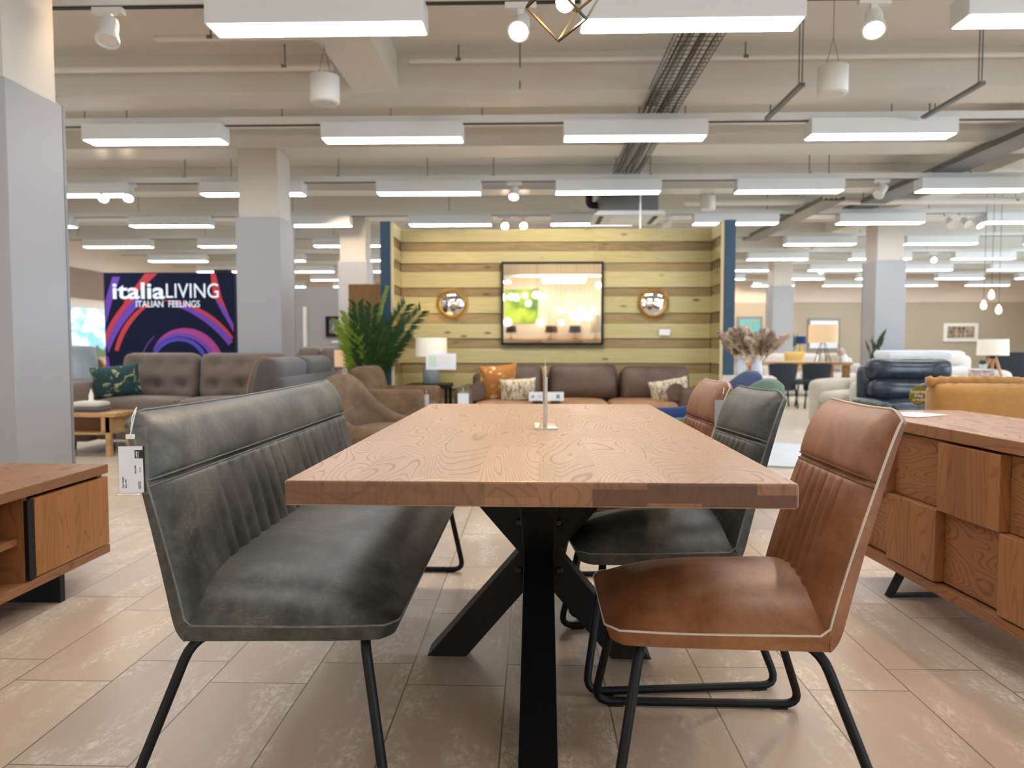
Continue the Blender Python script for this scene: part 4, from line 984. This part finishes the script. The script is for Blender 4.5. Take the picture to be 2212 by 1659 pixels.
# ------------------------------------------------------------------ right hand displays
simple_sofa('mustard_sofa', 'mustard velvet sofa with gathered piping behind the sideboard', 'sofa', (3.10, 4.15, 0), 177, 1.76, .9, .44, .58, .74, 'mustard', 2, .24)
t = [o for o in C.objects if o.name.startswith('mustard_sofa')][0]
for xa, xb in ((-1.06, -.46), (-.455, .3), (.305, 1.05)): obj('back_panel', MB().soft(-xb, -xa, .30, .46, .3, .835, .05, None, [(1, 1, .045)]), 'mustard', t, smooth=True)
P = [Vector((1.08 - 2.16 * i / 120, .39 + .006 * math.sin(i * 1.9), .838 + .006 * math.sin(i * .11) + .003 * math.sin(i * 1.7))) for i in range(121)]
b = MB().tube(P, .026, 10)
for i, v in enumerate(b.v):
    q = (i // 10); s_ = 1 + .16 * math.sin(q * 2.1); p0 = P[q]; b.v[i] = tuple(p0 + (Vector(v) - p0) * s_)
obj('gathered_piping', b, 'mustard', t, smooth='all')
t = thing('credit_tag', 'round olive tag lettered Interest free credit beside the mustard sofa', 'tag', (2.035, 3.95, .76), 0)
obj('disc', MB().lathe([(1e-5, 0), (.051, 0), (.051, .002), (1e-5, .002)], 0, 0, 40, 0, Matrix.Rotation(R(90), 4, 'X')), 'olive', t)
for body, z in (('Interest', .013), ('free', -.008), ('credit', -.029)): lettering('tag_lettering', body, .027, (-.002, -.003, z), (R(90), 0, 0), 'wlet', t, .012, 'CENTER', sx=1.0)
obj('printed_line', MB().box(-.02, .015, -.0032, -.002, -.0385, -.037), 'wlet', t)
obj('cord', MB().tube([(0, -.001, .045), (.012, .004, .06), (.04, .02, .066)], .0012, 5), 'plastic', t)

# marble console with two vases of pampas
t = thing('console_table', 'small white topped table with hairpin legs carrying two vases', 'table', (1.93, 6.35, 0), -14)
obj('table_top', MB().box(-.3, .12, -.28, .24, .715, .763), 'ratan', t, bev=.003); obj('apron', MB().box(-.27, .09, -.25, .22, .63, .715), 'oak_pale', t)
for x in (-.24, .06):
    for y in (-.22, .18):
        for k in (-.05, .05): obj('leg', MB().tube([(x + k, y, .63), (x, y, 0)], .007, 6), 'wmetal2', t)
def plumes(name, label, loc, n, spread, seed, mats):
    pr = random.Random(seed); t = thing(name, label, 'dried plant', loc)
    for q in range(n):
        az = 2 * math.pi * q / n + pr.uniform(-.3, .3); el = pr.uniform(.25, 1) * spread; L_ = pr.uniform(.26, .36)
        dv = Vector((math.cos(az) * el, math.sin(az) * el * .6, 1)).normalized(); pts = [Vector((0, 0, -.1)) + dv * (L_ + .1) * i / 8 + Vector((dv.x, dv.y, -.6)) * .12 * (i / 8) ** 2 for i in range(9)]
        s = obj('stem', MB().tube(pts, .003, 5), 'pampas_d', t); b = MB()
        for i in range(230):
            k = pr.uniform(.38, 1); a = int(k * 8); p = pts[min(a, 7)].lerp(pts[min(8, a + 1)], k * 8 - a)
            r = Vector((pr.uniform(-1, 1), pr.uniform(-1, 1), pr.uniform(-.2, .5))).normalized() * (.062 * math.sin(math.pi * min(1, (k - .3) / .74)) + .008); e = p + r + dv * .035
            w = r.cross(dv).normalized() * .008; b.add([p, p.lerp(e, .5) + w, e, p.lerp(e, .5) - w], [(0, 1, 2, 3)])
        obj('plume', b, mats[q % len(mats)], s)
for q, (x, y, lv, lp) in enumerate(((1.80, 6.47, 'pale ceramic vase, the left one on the white topped table', 'dark pampas plumes in the left vase'), (1.922, 6.40, 'pale ceramic vase, the right one on the white topped table', 'buff pampas plumes in the right vase'))):
    solo('vase', MB().lathe([(.036, 0), (.044, .01), (.046, .06), (.042, .11), (.034, .14), (.037, .152), (.031, .152), (.028, .14), (.036, .1), (.036, .02), (1e-5, .02)], 0, 0, 24), 'ceramic', lv, 'vase', 'vases on the white topped table', smooth=True, loc=(x, y, .764))
    plumes('pampas_grass', lp, (x, y, .90), (11, 16)[q], (.45, .62)[q], 5 + q, (('pampas_d', 'pampas'), ('pampas', 'pampas_d', 'pampas'))[q])
solo('rug', MB().lathe([(1e-5, 0), (.78, 0), (.79, .01), (.76, .018), (1e-5, .02)], 0, 0, 40), 'icewhite', 'round white rug on the pale floor behind the grey chair', 'rug', smooth=True, loc=(2.3, 7.0, .003))

# far dining set
t = thing('far_dining_table', 'far oak dining table behind two charcoal chairs', 'table', (4.6, 13.3, 0))
obj('table_top', MB().box(-.9, .9, -.42, .45, .69, .745), 'oak_pale', t)
for x in (-.8, .82):
    for y in (-.34, .36): obj('leg', MB().box(x - .05, x + .05, y - .05, y + .05, 0, .69), 'oak_panel', t)
for q, (x, lab) in enumerate(((4.13, 'charcoal dining chair seen from behind, left of the far pair'), (4.68, 'charcoal dining chair seen from behind, right of the far pair'))):
    t = thing('far_chair', lab, 'chair', (x, 12.45, 0), 0, 'charcoal chairs at the far table')
    F = lambda u, v: Vector((u * (.19 + .05 * v), -.22 + .1 * u * u - .03 * v, .29 + .455 * v - .02 * u ** 4 * v)); B = lambda u, v: F(u, v) + Vector((0, .05, 0))
    obj('backrest', MB().slab(F, B, 12, 8), 'navy', t, smooth=True); obj('seat', MB().soft(-.23, .23, -.22, .25, .38, .47, .04), 'navy', t, smooth=True)
    for x2 in (-.2, .2):
        for y2 in (-.2, .2): obj('leg', MB().tube([(x2 * .9, y2 * .9, .38), (x2 * 1.1, y2 * 1.1, 0)], .014, 6), 'black', t)
t = thing('table_lamp', 'lit square beige table lamp with wire legs on the far oak table', 'lamp', (5.13, 13.25, .745))
obj('lamp_shade', MB().lathe([(.245, .34), (.245, .65), (.24, .65), (.24, .34)], 0, 0, 32), 'shade_lit', t, smooth=True)
for k in range(4): a = math.pi / 4 + k * math.pi / 2; obj('leg', MB().tube([(.03 * math.cos(a), .03 * math.sin(a), .36), (.15 * math.cos(a), .15 * math.sin(a), 0)], .006, 5), 'black', t)
t = thing('flower_vase', 'white vase of pink flowers at the end of the far oak table', 'vase', (5.43, 13.2, .745)); obj('body', MB().lathe([(.04, 0), (.05, .05), (.03, .11)], 0, 0, 14), 'ceramic', t, smooth=True); obj('flowers', MB().sphere((0, 0, .17), .07, 8), 'pinkb', t)
# sofas and lamps far back in the middle right
simple_sofa('cream_sofa', 'cream sofa behind the far oak table', 'sofa', (5.8, 15.72, 0), 0, 2.2, .9, .46, .64, .86, 'offwhite', 3)
cushion_on('cushion', 'olive cushion at the right of the far cream sofa', 'cushion', (6.2, 15.45, .68), (15, 0, 10), .4, .4, .14, 'taupe'); cushion_on('cushion', 'yellow cushion on the far cream sofa', 'cushion', (5.4, 15.45, .72), (15, 0, -10), .42, .4, .14, 'yellow')
t = thing('table_lamp', 'blue shaded table lamp glowing far behind the beige lamp', 'lamp', (6.55, 18.3, .72)); obj('lamp_shade', MB().lathe([(.14, .36), (.12, .54), (.115, .54), (.135, .36)], 0, 0, 24), 'blue', t, smooth=True); obj('base', MB().lathe([(.07, 0), (.05, .1), (.02, .36)], 0, 0, 16), 'gold', t, smooth=True)
t = thing('side_table', 'far white cabinet under the blue shaded lamp', 'cabinet', (6.55, 18.3, 0)); obj('carcass', MB().box(-.4, .4, -.2, .2, .1, .72), 'white', t)
for x in (-.35, .35): obj('leg', MB().box(x - .02, x + .02, -.18, .18, 0, .1), 'oak_pale', t)
pl = bpy.data.lights.new('lamp_glow', 'POINT'); pl.energy = 12; pl.color = (1, .7, .4); po = bpy.data.objects.new('lamp_glow', pl); C.objects.link(po); po.location = (6.55, 18.3, 1.32)
t = thing('picture_frame', 'large pale framed mirror behind the beige table lamp', 'picture', (9.3, 23.982, 1.4)); obj('frame', MB().box(-.5, .5, -.03, .02, -.5, .5), 'steel', t); obj('print', MB().box(-.44, .44, -.035, -.03, -.44, .44), 'wmetal2', t)
t = thing('picture_frame', 'grey framed teal print at the edge of the navy post', 'picture', (6.95, 23.972, 1.55)); obj('frame', MB().box(-.4, .4, -.03, .03, -.42, .42), 'steel', t); obj('print', MB().box(-.32, .32, -.036, -.03, -.34, .34), 'photo2', t)
t = thing('picture_frame', 'white framed triptych of three sepia photos on the taupe wall', 'picture', (13.6, 23.982, 1.46)); obj('frame', MB().box(-.54, .54, -.03, .02, -.29, .29), 'white', t)
for k in range(3): obj('print', MB().box(-.42 + k * .285, -.42 + k * .285 + .27, -.034, -.03, -.18, .19), 'photo', t)
def tall_plant(x, y, h, lab):
    t = thing('potted_plant', lab, 'plant', (x, y, 0)); obj('pot', MB().lathe([(.12, 0), (.16, .3), (.14, .3), (1e-5, .28)], 0, 0, 16), 'pot', t, smooth=True); pr = random.Random(int(x * 10)); b = MB()
    for i in range(60):
        p = Vector((pr.uniform(-.06, .06), pr.uniform(-.06, .06), .3 + (h - .5) * pr.random())); d = Vector((pr.uniform(-1, 1), pr.uniform(-1, 1), 1.2)).normalized(); w = d.cross(Vector((0, 1, 0))).normalized() * .02; L_ = pr.uniform(.15, .3); b.add([p, p + d * L_ * .5 + w, p + d * L_, p + d * L_ * .5 - w], [(0, 1, 2, 3)])
    obj('leaves', b, 'leaf', t)
tall_plant(5.42, 11.85, 1.3, 'narrow green plant against the broad pale column'); tall_plant(6.75, 19.5, 1.4, 'dark green plant left of the blue shaded lamp')

# beige, navy and white seats on the right
simple_sofa('armchair', 'beige fabric armchair with rounded seat between charcoal chairs and navy recliner', 'armchair', (4.0, 9.25, 0), -62, .80, .85, .46, .60, .66, 'beige', 1, .2, None, False, 'timber')
t = simple_sofa('recliner', 'glossy navy leather recliner chair in front of the white sofas', 'armchair', (4.04, 7.85, 0), 0, 1.1, .8, .45, .46, .89, 'navy_leather', 1, .1, None, True)
simple_sofa('cream_recliner', 'cream recliner sofa behind the navy leather chair', 'sofa', (6.2, 11.3, 0), 8, 1.5, .95, .48, .66, .955, 'offwhite', 2, .22, None, True)
solo('white_throw', MB().soft(-.44, .44, -.24, .2, -.06, .065, .05), 'icewhite', 'white throw draped over the top of a sofa behind the navy recliner', 'throw', smooth=True, loc=(5.25, 10.42, .9))
simple_sofa('white_sofa', 'white sofa mostly hidden behind the navy recliner', 'sofa', (5.2, 10.25, 0), 0, 1.0, .8, .46, .62, .9, 'offwhite', 1, .15)
t = thing('tripod_lamp', 'tripod lamp with white drum shade and ash timber legs', 'floor lamp', (6.1, 10.0, 0))
obj('lamp_shade', MB().lathe([(.185, .9), (.178, 1.112), (.174, 1.112), (.181, .9)], 0, 0, 32), 'shade', t, smooth=True); obj('collar', MB().lathe([(.05, .86), (.05, .9), (.02, .92)], 0, 0, 16), 'black', t)
for k in range(3): a = R(-60 + 120 * k); obj('leg', MB().tube([(.03 * math.cos(a), .03 * math.sin(a), .88), (.11 * math.cos(a), .11 * math.sin(a), .66), (.36 * math.cos(a), .36 * math.sin(a), 0)], .022, 8, False, .014), 'timber', t, smooth=True)
solo('dark_screen', MB().soft(-.28, .28, -.12, .12, 0, .93, .03), 'black', 'tall black cabinet behind the tripod lamp', 'cabinet', smooth=True, loc=(7.5, 11.9, 0))
t = thing('side_table', 'pink floral box table with a small plant beside the tripod lamp', 'table', (5.38, 9.0, 0)); obj('body', MB().soft(-.09, .09, -.09, .09, 0, .73, .015), 'pinkb', t, smooth=True); obj('table_top', MB().box(-.11, .11, -.11, .11, .73, .745), 'white', t)
t = thing('small_plant', 'small potted plant on the pink floral table', 'plant', (5.38, 9.0, .746)); obj('pot', MB().lathe([(.03, 0), (.04, .06), (.034, .06), (1e-5, .05)], 0, 0, 14), 'ceramic', t, smooth=True); obj('leaves', MB().sphere((0, 0, .085), .04, 8, (1, 1, .8)), 'leaf', t)
t = thing('triple_pendant', 'three glowing teardrop pendants hanging at the far right', 'pendant lamp', (6.72, 11.0, 3.45))
for q, (x, y, z) in enumerate(((-.055, 0, 1.77), (-.055, .18, 1.63), (.055, 0, 1.555))):
    g = obj('glass_drop', MB().lathe([(1e-5, -.07), (.03, -.055), (.042, -.02), (.034, .02), (.016, .055), (.01, .07)], x, y, 18, z - 3.45), glow('drop glow %d' % q, (250, 226, 150), 2.2), t, smooth=True)
    obj('cord', MB().tube([(x, y, z + .06 - 3.45), (x, y, -.01)], .003, 5), 'black', g)
obj('ceiling_rose', MB().lathe([(.1, -.03), (.1, 0)], 0, 0, 20), 'bronze', t)

# ------------------------------------------------------------------ lighting department behind the viewer, seen in the mirrors
struct('wall_display', MB().box(-2.2, 3.2, -5.5, -5.4, 0, 3.1), 'cream', 'cream display wall behind the viewer, reflected in the big mirror')
k = NT('green print'); n = k.noise(k.obj(), 1.3, 3, .5, .6); k.set(k.p.inputs['Base Color'], k.mix(k.rng(n, .35, .65), c(70, 120, 50), c(190, 214, 80)))
solo('green_poster', MB().box(-.5, .5, 0, .02, -.5, .5), k.m, 'green leafy poster reflected in the big mirror', 'poster', loc=(-.33, -5.398, 2.2))
t = thing('display_shelf', 'pale shelving unit of lamps reflected in the big mirror', 'shelf', (.9, -5.2, 0)); obj('top', MB().box(-1.9, 1.6, -.18, .18, 1.2, 1.24), 'oak_pale', t); obj('back_panel', MB().box(-.4, .6, -.19, -.15, 1.24, 2.2), 'blush', t)
for x in (-1.88, -.6, .6, 1.58): obj('upright', MB().box(x - .02, x + .02, -.18, .18, 0, 1.2), 'oak_pale', t)
for q, (x, w, mt, lb) in enumerate(((-.62, .16, 'black', 'black shaded lamp at the left of the mirror reflection'), (.55, .19, 'bronze', 'brown shaded lamp in the middle of the mirror reflection'), (1.25, .19, 'navy', 'dark green shaded lamp in the mirror reflection'), (1.85, .15, 'taupe', 'tall taupe shaded lamp at the right of the mirror reflection'))):
    t = thing('display_lamp', lb, 'lamp', (x, -5.05, 1.24)); h = .5 if q == 3 else .2
    obj('base', MB().lathe([(.07, 0), (.07, .02), (.015, .04), (.012, .22)], 0, 0, 14), 'gold', t, smooth=True); obj('lamp_shade', MB().lathe([(w, .18), (w * .85, .18 + h), (w * .82, .18 + h), (w * .97, .18)], 0, 0, 24), mt, t, smooth=True)
gl = glow('globe glass', (255, 240, 214), 4); am = glow('amber glass', (255, 190, 80), 1.6)
t0 = None
for q, (x, z, r, a) in enumerate(((-.86, 2.42, .1, 0), (-.62, 2.45, .09, 0), (-.48, 2.45, .09, 0), (-.22, 2.47, .07, 0), (-.12, 2.26, .08, 0), (.1, 2.52, .1, 0), (.28, 2.42, .09, 0), (-.72, 1.72, .11, 0), (.22, 1.72, .09, 0), (.7, 2.05, .09, 1), (.82, 2.02, .1, 1), (.95, 2.05, .09, 1), (.83, 1.7, .08, 0), (1.2, 1.9, .09, 0), (1.35, 1.85, .1, 0), (1.5, 1.9, .1, 0), (1.62, 1.84, .08, 0), (1.42, 2.1, .07, 0), (1.75, 2.02, .09, 0), (1.9, 2.78, .08, 0), (2.08, 2.8, .08, 0))):
    t = thing('globe_pendant', 'glowing glass globe pendant in the lamp display mirrored on the booth', 'pendant lamp', (x, -4.6 - .25 * (q % 3), z), 0, 'globe pendants seen in the mirror')
    obj('globe', MB().sphere((0, 0, 0), r, 12), am if a else gl, t, smooth='all'); obj('cord', MB().tube([(0, 0, r), (0, 0, 3.45 - z)], .004, 5), 'gold', t)
al = bpy.data.lights.new('display_fill', 'AREA'); al.energy = 26; al.size = 2.5; al.size_y = .6; al.shape = 'RECTANGLE'; al.color = (1, .82, .58)  # unseen area lamp added to brighten the mirrored lamp display
ao = bpy.data.objects.new('display_fill', al); C.objects.link(ao); ao.location = (.8, -4.2, 3.0); ao.rotation_euler = (R(-35), 0, 0)

# ------------------------------------------------------------------ name each ceiling light by the row and place it is seen in
bpy.context.view_layer.update(); dg = bpy.context.evaluated_depsgraph_get(); org = cam.matrix_world.translation.copy()
mi = cam.matrix_world.inverted(); seen = {}
for o, r in LIGHTS:
    n = 0; pxs = []
    for k in range(-4, 5):
        for (dy, dz) in ((-.08, -.1445), (-.101, -.07)):
            p = o.matrix_world.translation + Vector((k * .145, dy, dz)); q = mi @ p
            if q.z > -.1: continue
            u, v = -q.x / q.z * 26.04 / 18, -q.y / q.z * 26.04 / 13.5
            if abs(u) > .99 or abs(v) > .99: continue
            d = (p - org); ok, hit, _, _, ob, _ = S.ray_cast(dg, org + d.normalized() * .03, d.normalized())
            if ok and ob.parent is not None and ob.parent.name == o.name: n += 1; pxs.append(u)
    if n: seen.setdefault(r, []).append((sum(pxs) / len(pxs), o))
    o['label'] = 'white box ceiling light in the rows behind the viewer' if r >= 9 else 'white box ceiling light out of view behind the booth, columns or frame edge'
    o['group'] = 'box ceiling lights behind the viewer' if r >= 9 else 'box ceiling lights out of view'
od = ['first', 'second', 'third', 'fourth', 'fifth', 'sixth', 'seventh', 'eighth', 'ninth', 'tenth', 'eleventh']
for r, lst in seen.items():
    lst.sort(key=lambda a: a[0])
    for i, (_, o) in enumerate(lst):
        o['label'] = 'white box ceiling light with glowing underside, %s from left in the %s row' % (od[i], ordn[r])
        o['group'] = 'box ceiling lights in the %s row' % ordn[r]
